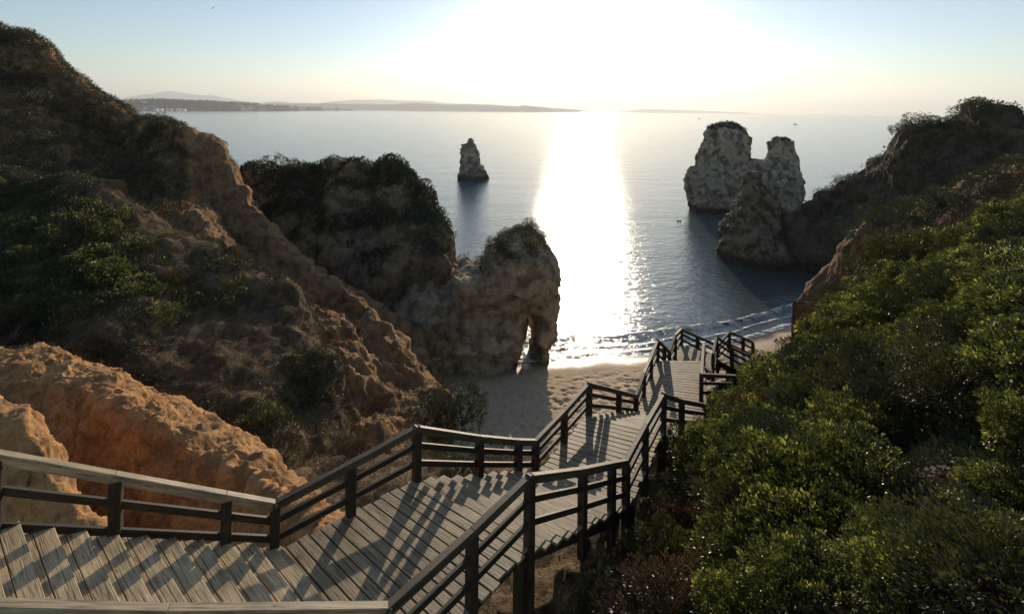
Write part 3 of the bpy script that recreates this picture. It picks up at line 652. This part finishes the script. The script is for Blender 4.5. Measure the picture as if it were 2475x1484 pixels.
# right hand slope
pixKmask = lambda u, v, p, n: (p[:, 1] > 2.4) & (u > -60) & (u < 3300) & (v < 1750) & (p[:, 2] > 8) & (p[:, 0] > -1)
offst = [(Vector(a), Vector(b), z) for a, b, z in ((D, C, z1), (C, F_, z2), (F_, H_, z2), (H_, LL, z3), (LL, NN, z3), (U_, W_, z4), (W_, V2, z5), (V2, S2, z5), (S2, X2, z5))]
def stairdist(p):
    """signed distance to the right of the staircase's shrub side edge"""
    best = np.full(len(p), 1e9); sg = np.zeros(len(p))
    for a, b, z in offst:
        d = b-a; t = np.clip(((p[:, 0]-a.x)*d.x+(p[:, 1]-a.y)*d.y)/d.length_squared, 0, 1)
        q = np.hypot(p[:, 0]-a.x-d.x*t, p[:, 1]-a.y-d.y*t); s = (p[:, 0]-a.x)*d.y-(p[:, 1]-a.y)*d.x
        m = q < best; best[m] = q[m]; sg[m] = np.sign(s[m])
    return best*sg
hollow = lambda u, v: inpoly(u, v, [(2180, 1060), (2500, 1020), (2540, 1230), (2380, 1245), (2200, 1240), (2130, 1160)])
KQ = lambda u, v, p, n: pixKmask(u, v, p, n) & (stairdist(p) > .25) & ~hollow(u, v)
KQ2 = lambda u, v, p, n: pixKmask(u, v, p, n) & (stairdist(p) > .15)
cover('ground_cover', 'low dark leafy undergrowth filling the slope right of the staircase', G_K, 110000, 5, .12, .08, m_darkleaf, KQ2, .3, .07, asp=.45)
cover('ground_cover', 'reddish brown creeping leaves between the green shrubs on the right slope', G_K, 26000, 5, .12, .07, m_red, lambda u, v, p, n: KQ(u, v, p, n) & (fbm(p*.6, 3, 5) > .22), .45, .12, asp=.5)
cover('ground_cover', 'dry twiggy litter beneath and beside the staircase', G_K, 16000, 4, .12, .13, m_dry, lambda u, v, p, n: pixKmask(u, v, p, n) & (stairdist(p) > -2.2) & (stairdist(p) < 1.6), .3, .03, asp=.08)
def region(u, v, sd_, y):
    if sd_ < 1.0 and y < 13: return 'against the railing of the middle landing' if v < 1200 else 'under the supports of the second flight'
    if sd_ < 1.6 and y >= 13: return 'against the railing of the long straight landing'
    if u > 2300 and v > 1240: return 'in the bottom right corner'
    if v > 1300: return 'along the bottom edge' + (' below the hollow' if u > 2000 else ' by the stair supports')
    if 1000 < v <= 1300 and u > 2000: return 'on the rim of the black hollow'
    if v < 600: return 'at the top of the slope beneath the ridge'
    if v < 800 and u < 2200: return 'on the rim of the slope above the dark water'
    if v < 900 and u >= 2200: return 'high on the slope near the right edge'
    if v < 950: return 'on the seaward rim above the far landings'
    return 'in the middle of the slope' if u > 1850 else 'a little right of the middle landing'
def bigadj(s, y):
    q = s/(.36+.036*y); return 'broad' if q > 1.08 else ('compact' if q < .8 else 'rounded')
p, nn = sample(G_K, 9000, lambda u, v, p, n: KQ(u, v, p, n) & (u < 2560) & (v < 1540) & (stairdist(p) > .45))
order = rng.permutation(len(p)); p = p[order]; kk = []; thick = []
for i in range(len(p)):
    d = .36+.036*p[i, 1]
    if all((p[i]-p[j])@(p[i]-p[j]) > (d*1.2)**2 for j in kk): kk.append(i)
    if len(kk) >= 200: break
GN = {'fine': 'green shrub with yellow tips', 'fineolive': 'dull olive shrub', 'finered': 'reddish brown shrub', 'finedark': 'very dark leafy shrub'}
for i in kk:
    q = p[i]; s = (.36+.036*q[1])*random.choice((.6, .8, 1., 1.1, 1.25)); red = fbm(q[None]*.6, 3, 5)[0]
    u_, v_ = pix(q[None]); u_, v_ = u_[0], v_[0]
    if u_ < 1780 and v_ > 1180: kd = 'fineolive' if random.random() < .6 else 'finered'; s *= .7
    elif red > .62: kd = 'finered' if random.random() < .55 else 'fineolive'
    else: kd = random.choices(('fine', 'fineolive', 'finedark'), (.62, .2, .18))[0]
    sd_ = stairdist(q[None])[0]; s = min(s, max(.25, sd_*.75)); far_ = q[1] > 13.5 and sd_ < 3.2; s *= (.55 if far_ else 1); rg = region(u_, v_, sd_, q[1]); ad = bigadj(s, q[1])
    shrub(kd, (q[0], q[1], q[2]+s*(.38 if not far_ else -.1)), s, ad+' '+GN[kd]+' '+rg, ad+' '+kd.replace('fine', '').replace('olive', 'olive').strip()+' shrubs '+rg)

cover('ground_cover', 'fresh green shoots growing low between the shrubs on the right slope', G_K, 12000, 6, .16, .07, m_leaf, lambda u, v, p, n: KQ(u, v, p, n) & (fbm(p*.9, 3, 15) > -.05) & (fbm(p*.6, 3, 5) < .25) & (u > 1700), .4, .16, asp=.36)
# green slope on the left
BQ = lambda u, v, p, n: vis(u, v, p, n)
cover('ground_cover', 'brown dry scrub covering the shrubby slope on the left', G_B, 60000, 5, .16, .11, m_dry, BQ, .3, .08, asp=.12)
cover('ground_cover', 'dark low leaves in the hollows of the left slope', G_B, 60000, 5, .16, .09, m_darkleaf, lambda u, v, p, n: BQ(u, v, p, n) & ((fbm(p*.35, 3, 6)-.0012*(u-500)) > -.05), .35, .10, asp=.45)
def scatter(G, n, cond, dist, kinds, size, lab, grp, tries=2500, lift=.1):
    p, nn = sample(G, tries, cond); k = []
    for i in range(len(p)):
        if all((p[i]-p[j])@(p[i]-p[j]) > dist*dist for j in k): k.append(i)
        if len(k) >= n: break
    uu, vv = pix(p[k]); 
    for n_, i in enumerate(k):
        f = random.uniform(.65, 1.3); s = size*f; a = (uu[n_]-uu.min())/(np.ptp(uu)+1); c_ = (vv[n_]-vv.min())/(np.ptp(vv)+1)
        ad = 'small' if f < .85 else ('large' if f > 1.12 else 'middling'); ps = ('upper' if c_ < .5 else 'lower')+' '+('left' if a < .33 else ('middle' if a < .67 else 'right'))
        shrub(random.choice(kinds), (p[i, 0], p[i, 1], p[i, 2]+s*lift), s, ad+' '+lab+', '+ps, grp)
gl = [(-80, 430), (110, 450), (300, 520), (470, 590), (560, 640), (600, 720), (450, 760), (330, 800), (0, 800), (-80, 800)]
cover('ground_cover', 'low olive green scrub in patches over the sunlit part of the left slope', G_B, 36000, 6, .16, .11, m_leaf, lambda u, v, p, n: inpoly(u, v, gl) & (fbm(p*.45, 3, 8) > -.05), .35, .16, asp=.4)
scatter(G_B, 52, lambda u, v, p, n: inpoly(u, v, gl) & (fbm(p*.33, 3, 8) > -.35), .8, ['green', 'green', 'green', 'olive'], .62, 'yellow-green bush catching the sun on the left slope', 'yellow-green bushes on the left slope')
scatter(G_B, 26, lambda u, v, p, n: vis(u, v, p, n) & (u < 740), 1.3, ['dry', 'dry', 'olive'], .5, 'brown brushwood bush on the shaded left slope', 'brown bushes on the left slope')
scatter(G_B, 10, lambda u, v, p, n: inpoly(u, v, [(500, 960), (600, 960), (715, 1040), (720, 1110), (600, 1080), (500, 1030)]), .5, ['green', 'dark'], .42, 'dark green bush between left slope and orange ridge', 'dark green bushes above the orange ridge')
cover('ground_cover', 'sparse brown tufts and dry grass on top of the near orange ridge', G_C, 9000, 5, .09, .11, m_dry, lambda u, v, p, n: vis(u, v, p, n) & (n[:, 2] > .35) & (fbm(p*.8, 3, 19)-.0016*(u-250) > -.05), .4, .02, asp=.1)
# far left hill
Aq = lambda u, v, p, n: vis(u, v, p, n) & (u < 445) & ((fbm(p*.3, 3, 9) > -.5) | (u < 380))
cover('ground_cover', 'brown winter scrub clothing the tall hill at the left edge', G_A, 70000, 5, .3, .26, m_dry, Aq, .3, .15, asp=.12)
cover('ground_cover', 'dark evergreen scrub in the shadow of the tall hill', G_A, 20000, 5, .3, .2, m_darkleaf, Aq, .3, .15, asp=.45)
cover('ground_cover', 'sparse grey brown tufts on the eroded ochre ridge', G_A, 60000, 5, .14, .15, m_dry, lambda u, v, p, n: vis(u, v, p, n) & (u >= 430) & (fbm(p*.5, 3, 10)+.0009*(u-640) > -.02), .35, .04, asp=.14)
scatter(G_A, 20, lambda u, v, p, n: vis(u, v, p, n) & (u < 445) & (v > 60), 1.7, ['dark', 'dry', 'dry'], 1.0, 'dark scrub bush on the tall left hill', 'scrub bushes on the tall left hill', lift=.2)
scatter(G_A, 9, lambda u, v, p, n: inpoly(u, v, [(260, 250), (330, 270), (420, 270), (440, 330), (300, 340)]), .9, ['olive', 'dark', 'green'], .8, 'olive bush on the left hill crest', 'bushes on the crest of the left hill', lift=.2)
scatter(G_A, 10, lambda u, v, p, n: vis(u, v, p, n) & (u > 520) & (u < 1080), 1.0, ['dry', 'dark', 'dry'], .4, 'small brown tuft bush on the eroded ochre ridge', 'tuft bushes on the ochre ridge')
# headland
cover('ground_cover', 'dark scrub on the upper part of the middle headland', G_E, 34000, 6, .42, .26, m_darkleaf, lambda u, v, p, n: vis(u, v, p, n) & (((v < 560) & (fbm(p*.25, 3, 12)-.002*(v-440) > -.22)) | (n[:, 2] > .75)), .35, .12, asp=.4)
scatter(G_E, 14, lambda u, v, p, n: vis(u, v, p, n) & (v < 560) & (n[:, 2] > .2), 1.6, ['dark', 'dark', 'dry'], .9, 'dark bush on the upper part of the middle headland', 'dark bushes on the middle headland', lift=.2)
for u, v, Y, s, k, lb in ((692, 402, 50.3, 2.6, 'dark', 'big rounded dark bush on the left skyline of the middle headland'), (735, 412, 49.8, 1.6, 'dark', 'lower dark bush just right of the big rounded one on the middle headland'),
                          (936, 402, 46.6, 1.5, 'dark', 'tall dark bush on the highest point of the middle headland'), (965, 420, 46.3, 1.5, 'dark', 'broad dark bush right of the tallest one on the middle headland'),
                          (797, 390, 48.6, .7, 'dry', 'leafless pale bush beside the boulders on the middle headland'), (1026, 436, 45.3, .5, 'dry', 'tiny tuft bush at the right shoulder of the middle headland'),
                          (905, 512, 44.5, 1.7, 'dark', 'dark bush mass halfway down the middle headland'), (30, 84, 44, 1.5, 'dark', 'round bush crowning the very top of the left hill'),
                          (8, 84, 44, 1.2, 'dark', 'bush at the left edge beside the round one on top of the left hill')):
    q = P(u, v, Y); shrub(k, (q.x, q.y, q.z-.25*s), s, lb, sz=s*.8/s)
# arch top
def arch_top():
    up = (na[:, 2] > .6) & (ca[:, 2] > 7.0) & (fbm(ca*.5, 3, 66) > -.15); c = ca[up]; n = na[up]
    u, v = pix(c); k = rng.choice(len(c), min(2600, len(c)), replace=len(c) < 5200)
    o = link('ground_cover', cloudmesh('arch_scrub', c[k]+n[k]*.08, n[k]+np.array([0, 0, .6]), 5, .22, .2, [m_olive], None, asp=.2)); tag(o, 'grey green scrub growing over the top of the rock arch', 'ground cover', kind='stuff')
    t = c[c[:, 2] > 7.4]; 
    for i in thin(t[rng.permutation(len(t))][:200], 1.0)[:14]:
        pass
    t = t[rng.permutation(len(t))][:300]
    for i in thin(t, .9)[:16]: shrub('olive', (t[i, 0], t[i, 1], t[i, 2]+.1), .55*random.uniform(.7, 1.3), 'grey-green bush on top of the rock arch', 'bushes on top of the rock arch')
arch_top()
# caps of the island rocks
def cap(c, n, zmin, cnt, lab, sz=.5, thr=.55):
    up = (n[:, 2] > thr) & (c[:, 2] > zmin); c = c[up]; n = n[up]
    if len(c) < 5: return
    k = rng.choice(len(c), cnt); o = link('ground_cover', cloudmesh('cap_scrub', c[k], n[k], 6, sz, .3, [m_darkleaf], None, asp=.4)); tag(o, lab, 'ground cover', kind='stuff')
cap(ct, nt_, 12.5, 900, 'dark scrub patches on the ledges and tops of the twin-topped rock island', .35, .7)
# right headland and ridge
cover('ground_cover', 'dark scrub on the crest of the right headland', G_I, 7000, 6, .45, .3, m_darkleaf, lambda u, v, p, n: vis(u, v, p, n) & ((n[:, 2] > .5) | (fbm(p*.15, 3, 13) > .35)), .3, .1, asp=.4)
scatter(G_I, 12, lambda u, v, p, n: vis(u, v, p, n) & (n[:, 2] > .45) & (p[:, 2] > 8), 2.0, ['dark'], 1.0, 'dark bush along the crest of the right headland', 'bushes on the right headland', lift=.2)
for u, v, Y, s, lb in ((2215, 296, 57, 1.6, 'dark bush on the left brow of the right headland'), (2255, 296, 56, 1.2, 'smaller dark bush on the brow of the right headland'), (2296, 293, 55, 1.0, 'low dark bush in the dip of the right headland skyline'),
                       (2350, 268, 51, 1.9, 'large dark bush leaning on the tower-like top of the right headland'), (2375, 258, 50.5, 1.3, 'dark bush tucked at the very top of the right headland')):
    q = P(u, v, Y); shrub('dark', (q.x, q.y, q.z-.2*s), s, lb)
cover('ground_cover', 'dark glossy scrub on the nearer right ridge', G_J, 34000, 6, .25, .16, m_darkleaf, lambda u, v, p, n: vis(u, v, p, n) & (u > 2050) & (n[:, 2] > .5), .5, .12, asp=.42)
scatter(G_J, 18, lambda u, v, p, n: vis(u, v, p, n) & (u > 2065) & (n[:, 2] > .45), 1.1, ['dark', 'olive', 'dark'], .8, 'dark glossy bush on the nearer right ridge', 'bushes on the nearer right ridge', lift=.2)
# gully and grass behind the rails
cover('ground_cover', 'dry grass and litter on the gully floor beside the stairs', G_G, 30000, 6, .10, .15, m_dry, lambda u, v, p, n: vis(u, v, p, n) & (p[:, 1] < 22), .45, .03, asp=.08)
scatter(G_G, 12, lambda u, v, p, n: (u > 1000) & (u < 1330) & (p[:, 1] > 9) & (p[:, 1] < 20), .8, ['dark', 'dry', 'olive'], .45, 'dusty low bush in the gully behind the second flight', 'low bushes in the gully', lift=.2)
for u, v, Y, s, lb in ((1085, 985, 20, 1.1, 'dark green bush at the foot of the ochre ridge beside the shaded sand'), (1120, 1010, 19.5, 1.0, 'right-hand dark green bush at the foot of the ochre ridge'), (1055, 1000, 19, .8, 'smaller dark green bush left of the pair at the foot of the ochre ridge')):
    q = P(u, v, Y); shrub('dark', q, s, lb)

# ================================================================ FAR COAST
m_hill, t, b = M('hazy_hill'); c = ramp(t, noise(t, .004, 5), [(.4, (.05, .06, .045)), (.6, (.12, .11, .08))]); L(t, c, b.inputs['Base Color']); b.inputs['Roughness'].default_value = 1
m_mount, t, b = M('far_mountain'); b.inputs['Base Color'].default_value = (.09, .10, .10, 1); b.inputs['Roughness'].default_value = 1
m_town, t, b = M('coastal_ground'); c = ramp(t, noise(t, .02, 6, .65), [(.40, (.045, .05, .032)), (.52, (.10, .09, .06)), (.6, (.26, .20, .13))]); L(t, c, b.inputs['Base Color']); b.inputs['Roughness'].default_value = 1
def far(name, top, depth, mat, amp, sc_, nu=300):
    foot = [(U0+(u-U0), V0+(u-U0)*.0105+(EYE+2)/(y)*F, y) for u, v, y in top]
    f2 = lambda k, z: [(x, y0, z) for x, y0, z in []]
    T = Pn(top); A_ = T.copy(); A_[:, 2] = -3; bk = A_.copy(); bk[:, 1] += depth; fr = A_.copy(); fr[:, 1] -= depth*.6
    md_ = T.copy(); md_[:, 1] -= depth*.3; md_[:, 2] = T[:, 2]*.45
    G = grid([bk, T, md_, fr], nu, 40, True)
    G = displace(G, lambda p: amp*fbm(p*sc_, 5, 101))
    o = link(name, gmesh(name, G, [mat])); tag(o, kind='structure'); return G
G_m = far('mountains', [(120, 262, 14000), (200, 240, 14000), (250, 233, 14000), (282, 241, 14000), (310, 233, 14000), (345, 229, 14000), (372, 226, 14000), (408, 219, 14000), (440, 224, 14000), (470, 228, 14000), (500, 231, 14000), (512, 230, 14000), (545, 239, 14000), (585, 245, 14000), (630, 246, 14000), (665, 243, 14000), (700, 246, 14000), (760, 250, 14000), (800, 246, 14000), (860, 242, 14000), (950, 243, 14000), (1030, 246, 14000), (1120, 251, 14000), (1220, 255, 14000), (1330, 261, 14000), (1420, 268, 14000)], 1500, m_mount, 25, .0012, 500)
far('mountains', [(1480, 272, 16000), (1560, 264, 16000), (1640, 266, 16000), (1720, 270, 16000), (1800, 272, 16000), (1850, 277, 16000), (1880, 282, 16000)], 900, m_mount, 8, .002, 160)
far('hills', [(520, 262, 8000), (580, 253, 8000), (660, 250, 8000), (720, 251, 8000), (800, 250, 8000), (880, 252, 8000), (960, 252, 8000), (1010, 249, 8000), (1060, 252, 8000), (1150, 253, 8000), (1250, 256, 8000), (1320, 259, 8000), (1400, 267, 8000)], 900, m_hill, 9, .004, 400)
G_t = far('coast', [(60, 256, 2600), (200, 248, 2600), (270, 247, 2650), (330, 244, 2700), (380, 242.5, 2750), (450, 245, 2850), (520, 248, 3000), (580, 250, 3150), (620, 253, 3300), (660, 256, 3500), (720, 258.5, 4000), (780, 262, 4600), (830, 264, 5200)], 420, m_town, 3, .01, 420)
pp, nn = sample(G_t, 9000, lambda u, v, p, n: vis(u, v, p, n) & ((fbm(p*.006, 3, 77) > .0) | (p[:, 2] > 42)))
o = link('coastal_wood', cloudmesh('coastal_wood', pp, nn+np.array([0, 0, 1.]), 4, 7., 9., [m_darkleaf], None, asp=.8)); tag(o, 'dark pine woods along the far low coast', 'woods', kind='stuff')
m_white, t, b = M('white_render'); b.inputs['Base Color'].default_value = (.80, .78, .74, 1)
m_roof, t, b = M('clay_roof'); b.inputs['Base Color'].default_value = (.35, .16, .10, 1)
m_win, t, b = M('dark_window'); b.inputs['Base Color'].default_value = (.05, .06, .07, 1); b.inputs['Roughness'].default_value = .2
def box(x0, x1, y0, y1, z0, z1): 
    mb = MB(); mb.hexa([(x0, y0, z1), (x0, y1, z1), (x0, y1, z0), (x0, y0, z0)], [(x1, y0, z1), (x1, y1, z1), (x1, y1, z0), (x1, y0, z0)]); return mb
def house(p, w_, d_, h_, lab, pitched=True, grp='white houses on the far coast', nw=4, name='house', cat='house'):
    r = empty(name, tuple(p)); r.rotation_euler = (0, 0, random.uniform(-.4, .4)); tag(r, lab, cat, grp)
    box(-w_/2, w_/2, -d_/2, d_/2, -4, h_).build('wall', m_white, r, 0)
    if pitched:
        mb = MB(); mb.hexa([(-w_/2-.5, -d_/2-.5, h_), (-w_/2-.5, 0, h_+3), (-w_/2-.5, .01, h_+3), (-w_/2-.5, d_/2+.5, h_)], [(w_/2+.5, -d_/2-.5, h_), (w_/2+.5, 0, h_+3), (w_/2+.5, .01, h_+3), (w_/2+.5, d_/2+.5, h_)]); mb.build('roof', m_roof, r, 0)
    else: box(-w_/2-.3, w_/2+.3, -d_/2-.3, d_/2+.3, h_, h_+.8).build('roof', m_white, r, 0)
    for k in range(nw):
        x = -w_/2+(k+.5)*w_/nw; box(x-.9, x+.9, -d_/2-.15, -d_/2-.02, h_*.45, h_*.75).build('window', m_win, r, 0)
    return r
def zat(G, x, y):
    q = G.reshape(-1, 3); k = np.argmin((q[:, 0]-x)**2+(q[:, 1]-y)**2); return q[k, 2]
for u, dy, w_, h_, lab in ((299, 95, 22, 13, 'tall white block nearest the left hill on the far shore'), (305, 60, 16, 8, 'low white house beside the tall white block'), (330, 30, 40, 8, 'long white building highest in the far town'),
                       (345, 45, 30, 9, 'second long white building just below the longest one'), (352, 85, 18, 9, 'white house below the long buildings in the far town'), (368, 60, 22, 8, 'white house between the long buildings and the shore'),
                       (377, 105, 16, 8, 'small white house right above the shore left of centre of town'), (389, 75, 18, 8, 'pale house in the middle of the far town'), (408, 60, 20, 9, 'white house upper right in the far town'),
                       (412, 100, 18, 8, 'white house near the beach on the right of the far town'), (432, 80, 24, 10, 'white block towards the right end of the far town'), (446, 40, 12, 7, 'lone small white house at the right end of the far town')):
    x = (u-U0)/F*2600; Yt = 2720-dy*1.4; x = (u-U0)/F*Yt; house((x, Yt, max(2, zat(G_t, x, Yt))), w_, 14, h_, lab, h_ < 10)
x, y = (1252-U0)/F*7700, 7700.; house((x, y, max(6, zat(G_t, x, y))+25), 55, 30, 55, 'square tower block rising from the faint far shore left of the sun glare', False, None, 6, 'tower_block', 'building')

# ================================================================ BOATS, FLOATS, GULLS
m_hull, t, b = M('dark_hull'); b.inputs['Base Color'].default_value = (.10, .12, .14, 1)
def boat(u, v, L_, lab):
    Y = EYE/((v-V0-(u-U0)*.0105)/F); p = P(u, v, Y); r = empty('boat', (p.x, p.y, 0)); r.rotation_euler = (0, 0, random.uniform(-.5, .5)); tag(r, lab, 'boat')
    V, Fc = [], []; n = 10
    for i in range(n+1):
        t_ = i/n; x = (t_-.5)*L_; wd = L_*.16*math.sin(math.pi*min(1, t_*1.0+.12 if t_ < .5 else 1.12-t_*1.0+.0))**.6 if 0 < i < n else .02*L_; z = L_*(.10+.09*t_**3)
        V += [(x, -wd, z), (x, -wd*.6, -.05*L_), (x, wd*.6, -.05*L_), (x, wd, z)]
    for i in range(n):
        for k in range(3): Fc.append((4*i+k, 4*i+k+1, 4*i+5+k, 4*i+4+k))
        Fc.append((4*i+3, 4*i, 4*i+4, 4*i+7))
    me = bpy.data.meshes.new('hull'); me.from_pydata(V, [], Fc); me.materials.append(m_hull); link('hull', me, r)
    box(-.28*L_, .05*L_, -.1*L_, .1*L_, .1*L_, .30*L_).build('cabin', m_white, r, 0)
    mb = MB(); mb.beam((.12*L_, 0, .1*L_), (.12*L_, 0, .6*L_), .02*L_, .02*L_, Vector((0, 1, 0)), False); mb.build('mast', m_hull, r, 0)
boat(1690, 288, 9, 'small fishing boat near the horizon above the twin-topped rock island')
boat(1922, 302, 6.5, 'nearer small boat right of the twin-topped rock island')
boat(1583, 286, 7, 'tiny faint boat near the horizon just right of the sun glare')
def lathe(name, prof, mat, parent, seg=14):
    V = [(r_*math.cos(2*math.pi*k/seg), r_*math.sin(2*math.pi*k/seg), z) for r_, z in prof for k in range(seg)]
    Fc = [(i*seg+k, i*seg+(k+1) % seg, (i+1)*seg+(k+1) % seg, (i+1)*seg+k) for i in range(len(prof)-1) for k in range(seg)]
    me = bpy.data.meshes.new(name); me.from_pydata(V, [], Fc); me.materials.append(mat); return link(name, me, parent)
for dx, lab in ((-.22, 'left one of two dark floats bobbing close together on the calm water'), (.22, 'right one of two dark floats bobbing close together on the calm water')):
    p = P(1641, 536, 88); r = empty('float', (p.x+dx, p.y, 0)); tag(r, lab, 'float')
    lathe('body', [(.01, -.12), (.13, -.08), (.19, .02), (.16, .12), (.08, .18), (.03, .2)], m_hull, r); lathe('top_ring', [(.03, .19), (.05, .2), (.05, .24), (.01, .25)], m_hull, r)
m_gull, t, b = M('gull_plumage'); b.inputs['Base Color'].default_value = (.35, .36, .38, 1)
def gull(u, v, Y, sz, rot, roll, lab):
    p = P(u, v, Y); V, Fc = [], []; seg = 8
    prof = [(-.30, .005, 0), (-.22, .03, 0), (-.08, .07, 0), (.06, .075, 0), (.16, .05, .01), (.21, .045, .02), (.26, .03, .02), (.31, .006, .01)]
    for x, r_, z in prof: V += [(x, r_*math.cos(6.283*k/seg), z+r_*.85*math.sin(6.283*k/seg)) for k in range(seg)]
    for i in range(len(prof)-1): Fc += [(i*seg+k, i*seg+(k+1) % seg, (i+1)*seg+(k+1) % seg, (i+1)*seg+k) for k in range(seg)]
    for sg in (-1, 1):
        pts = [(.0, .05, .03, .11), (.03, .22, .14, .10), (.02, .42, .15, .075), (-.05, .62, .08, .045), (-.12, .74, .03, .01)]; o_ = len(V)
        for x, y, z, c_ in pts: V += [(x+c_*.6, sg*y, z+.006), (x-c_*.8, sg*y, z), (x+c_*.6, sg*y, z-.008)]
        for i in range(len(pts)-1):
            for k in range(3): Fc.append((o_+3*i+k, o_+3*i+(k+1) % 3, o_+3*i+3+(k+1) % 3, o_+3*i+3+k))
    o_ = len(V); V += [(-.28, -.02, 0), (-.28, .02, 0), (-.42, .06, 0), (-.42, -.06, 0), (-.28, 0, -.01)]; Fc += [(o_, o_+1, o_+2, o_+3)]
    me = bpy.data.meshes.new('gull'); me.from_pydata(V, [], Fc); me.materials.append(m_gull); o = link('gull', me); o.location = p; o.rotation_euler = (roll, 0, rot); o.scale = (sz,)*3
    tag(o, lab, 'bird')
gull(515, 21, 70, .62, R(75), R(-20), 'gull with outstretched wings at the top left of the sky, the higher one')
gull(428, 155, 90, .55, R(100), 0, 'gull flying above the far mountain, the lower of the two left gulls')
gull(2303, 228, 110, .6, R(60), R(-15), 'tiny gull low over the sea horizon on the right')

# broad-leaved plants among the near shrubs
def broad(u, v, lab, n=7, s=.10):
    q = G_K.reshape(-1, 3); uu, vv = pix(q); k = np.argmin(np.where(q[:, 1] > 1, (uu-u)**2+(vv-v)**2, 1e12)); b0 = q[k]
    r = empty('broad_leaved_plant', tuple(b0)); tag(r, lab, 'plant', None)
    st = MB(); st.beam((0, 0, -.1), (.05, -.05, .38), .012, .012, Vector((0, 1, 0)), False); st.build('stem', m_stem, r, 0)
    for i in range(n):
        a = i*2.4; zc = .22+.04*i; c_ = Vector((.05+.10*math.cos(a), -.05+.10*math.sin(a), zc)); d = Vector((math.cos(a), math.sin(a), random.uniform(-.2, .9))).normalized()
        sd_ = d.cross(Vector((random.uniform(-.5, .5), random.uniform(-.5, .5), 1))).normalized(); nn_ = sd_.cross(d); V = []
        for t_, w__ in ((0, .02), (.2, .32), (.5, .42), (.8, .28), (1, .02)):
            for x_ in (-1, 0, 1): V.append(c_+d*(t_*s)+sd_*(x_*w__*s)+nn_*(abs(x_)*.08*s-t_*t_*.12*s))
        Fc = [(3*k_+j, 3*k_+j+1, 3*k_+4+j, 3*k_+3+j) for k_ in range(4) for j in range(2)]
        me = bpy.data.meshes.new('leaf'); me.from_pydata([tuple(x) for x in V], [], Fc); me.materials.append(m_big)
        at = me.attributes.new('tint', 'FLOAT', 'FACE'); at.data.foreach_set('value', [random.choice((.2, .5, .5, .9))]*len(Fc)); link('leaf', me, r)
for u, v, n, s_, lab in ((2240, 1400, 7, .11, 'plant with large round yellow-green leaves near the bottom right corner'), (2190, 1450, 5, .10, 'broad-leaved plant at the bottom edge below the similar one'), (2270, 1310, 6, .09, 'broad-leaved plant with bright leaf tips just under the black hollow'),
                         (1930, 1180, 3, .09, 'few bright yellow broad leaves poking out in the middle of the right slope'), (1830, 1300, 4, .08, 'small broad-leaved plant with one reddish leaf near the bottom centre right'), (2400, 1360, 5, .09, 'broad-leaved plant with pinkish dry leaves at the right edge')):
    broad(u, v, lab, n, s_)
# boulders on the headland top
for u, v, Y, s_, lab in ((812, 398, 48.5, .9, 'large pale boulder on the skyline of the middle headland'), (795, 402, 48.6, .6, 'smaller boulder left of the large one on the headland skyline')):
    q = P(u, v, Y); V = []; 
    me = bpy.data.meshes.new('boulder'); import bmesh; bm = bmesh.new(); bmesh.ops.create_icosphere(bm, subdivisions=4, radius=1); bm.to_mesh(me); bm.free()
    co = np.array([v_.co[:] for v_ in me.vertices]); co *= (1+.25*fbm(co*1.2+s_*9, 4, 3))[:, None]*np.array([1, .8, .7]); me.vertices.foreach_set('co', co.astype(np.float32).ravel())
    me.materials.append(m_head); o = link('boulder', me); o.location = q; o.scale = (s_,)*3; tag(o, lab, 'boulder')

# ================================================================ AIR
def haze():
    o = box(-26500, 26500, -1500, 26500, -2, 600).build('haze', m_hill, None, 0); o.data.materials.clear()
    m = bpy.data.materials.new('haze'); m.use_nodes = True; t = m.node_tree; t.nodes.clear()
    out = t.nodes.new('ShaderNodeOutputMaterial'); v = t.nodes.new('ShaderNodeVolumePrincipled')
    v.inputs['Color'].default_value = (.90, .95, 1, 1); v.inputs['Density'].default_value = HAZE; v.inputs['Anisotropy'].default_value = .35
    L(t, v.outputs[0], out.inputs['Volume']); o.data.materials.append(m); tag(o, kind='stuff')
HAZE = 1e-4
haze()

for u, v, Y, s_, lb in ((850, 1068, 13.8, .42, 'dry brown bush in the cleft between the left slope and the ochre ridge'), (872, 1085, 13.2, .35, 'smaller dry bush low in the same cleft beside the railing corner')):
    q = P(u, v, Y); shrub('dry', q, s_, lb)
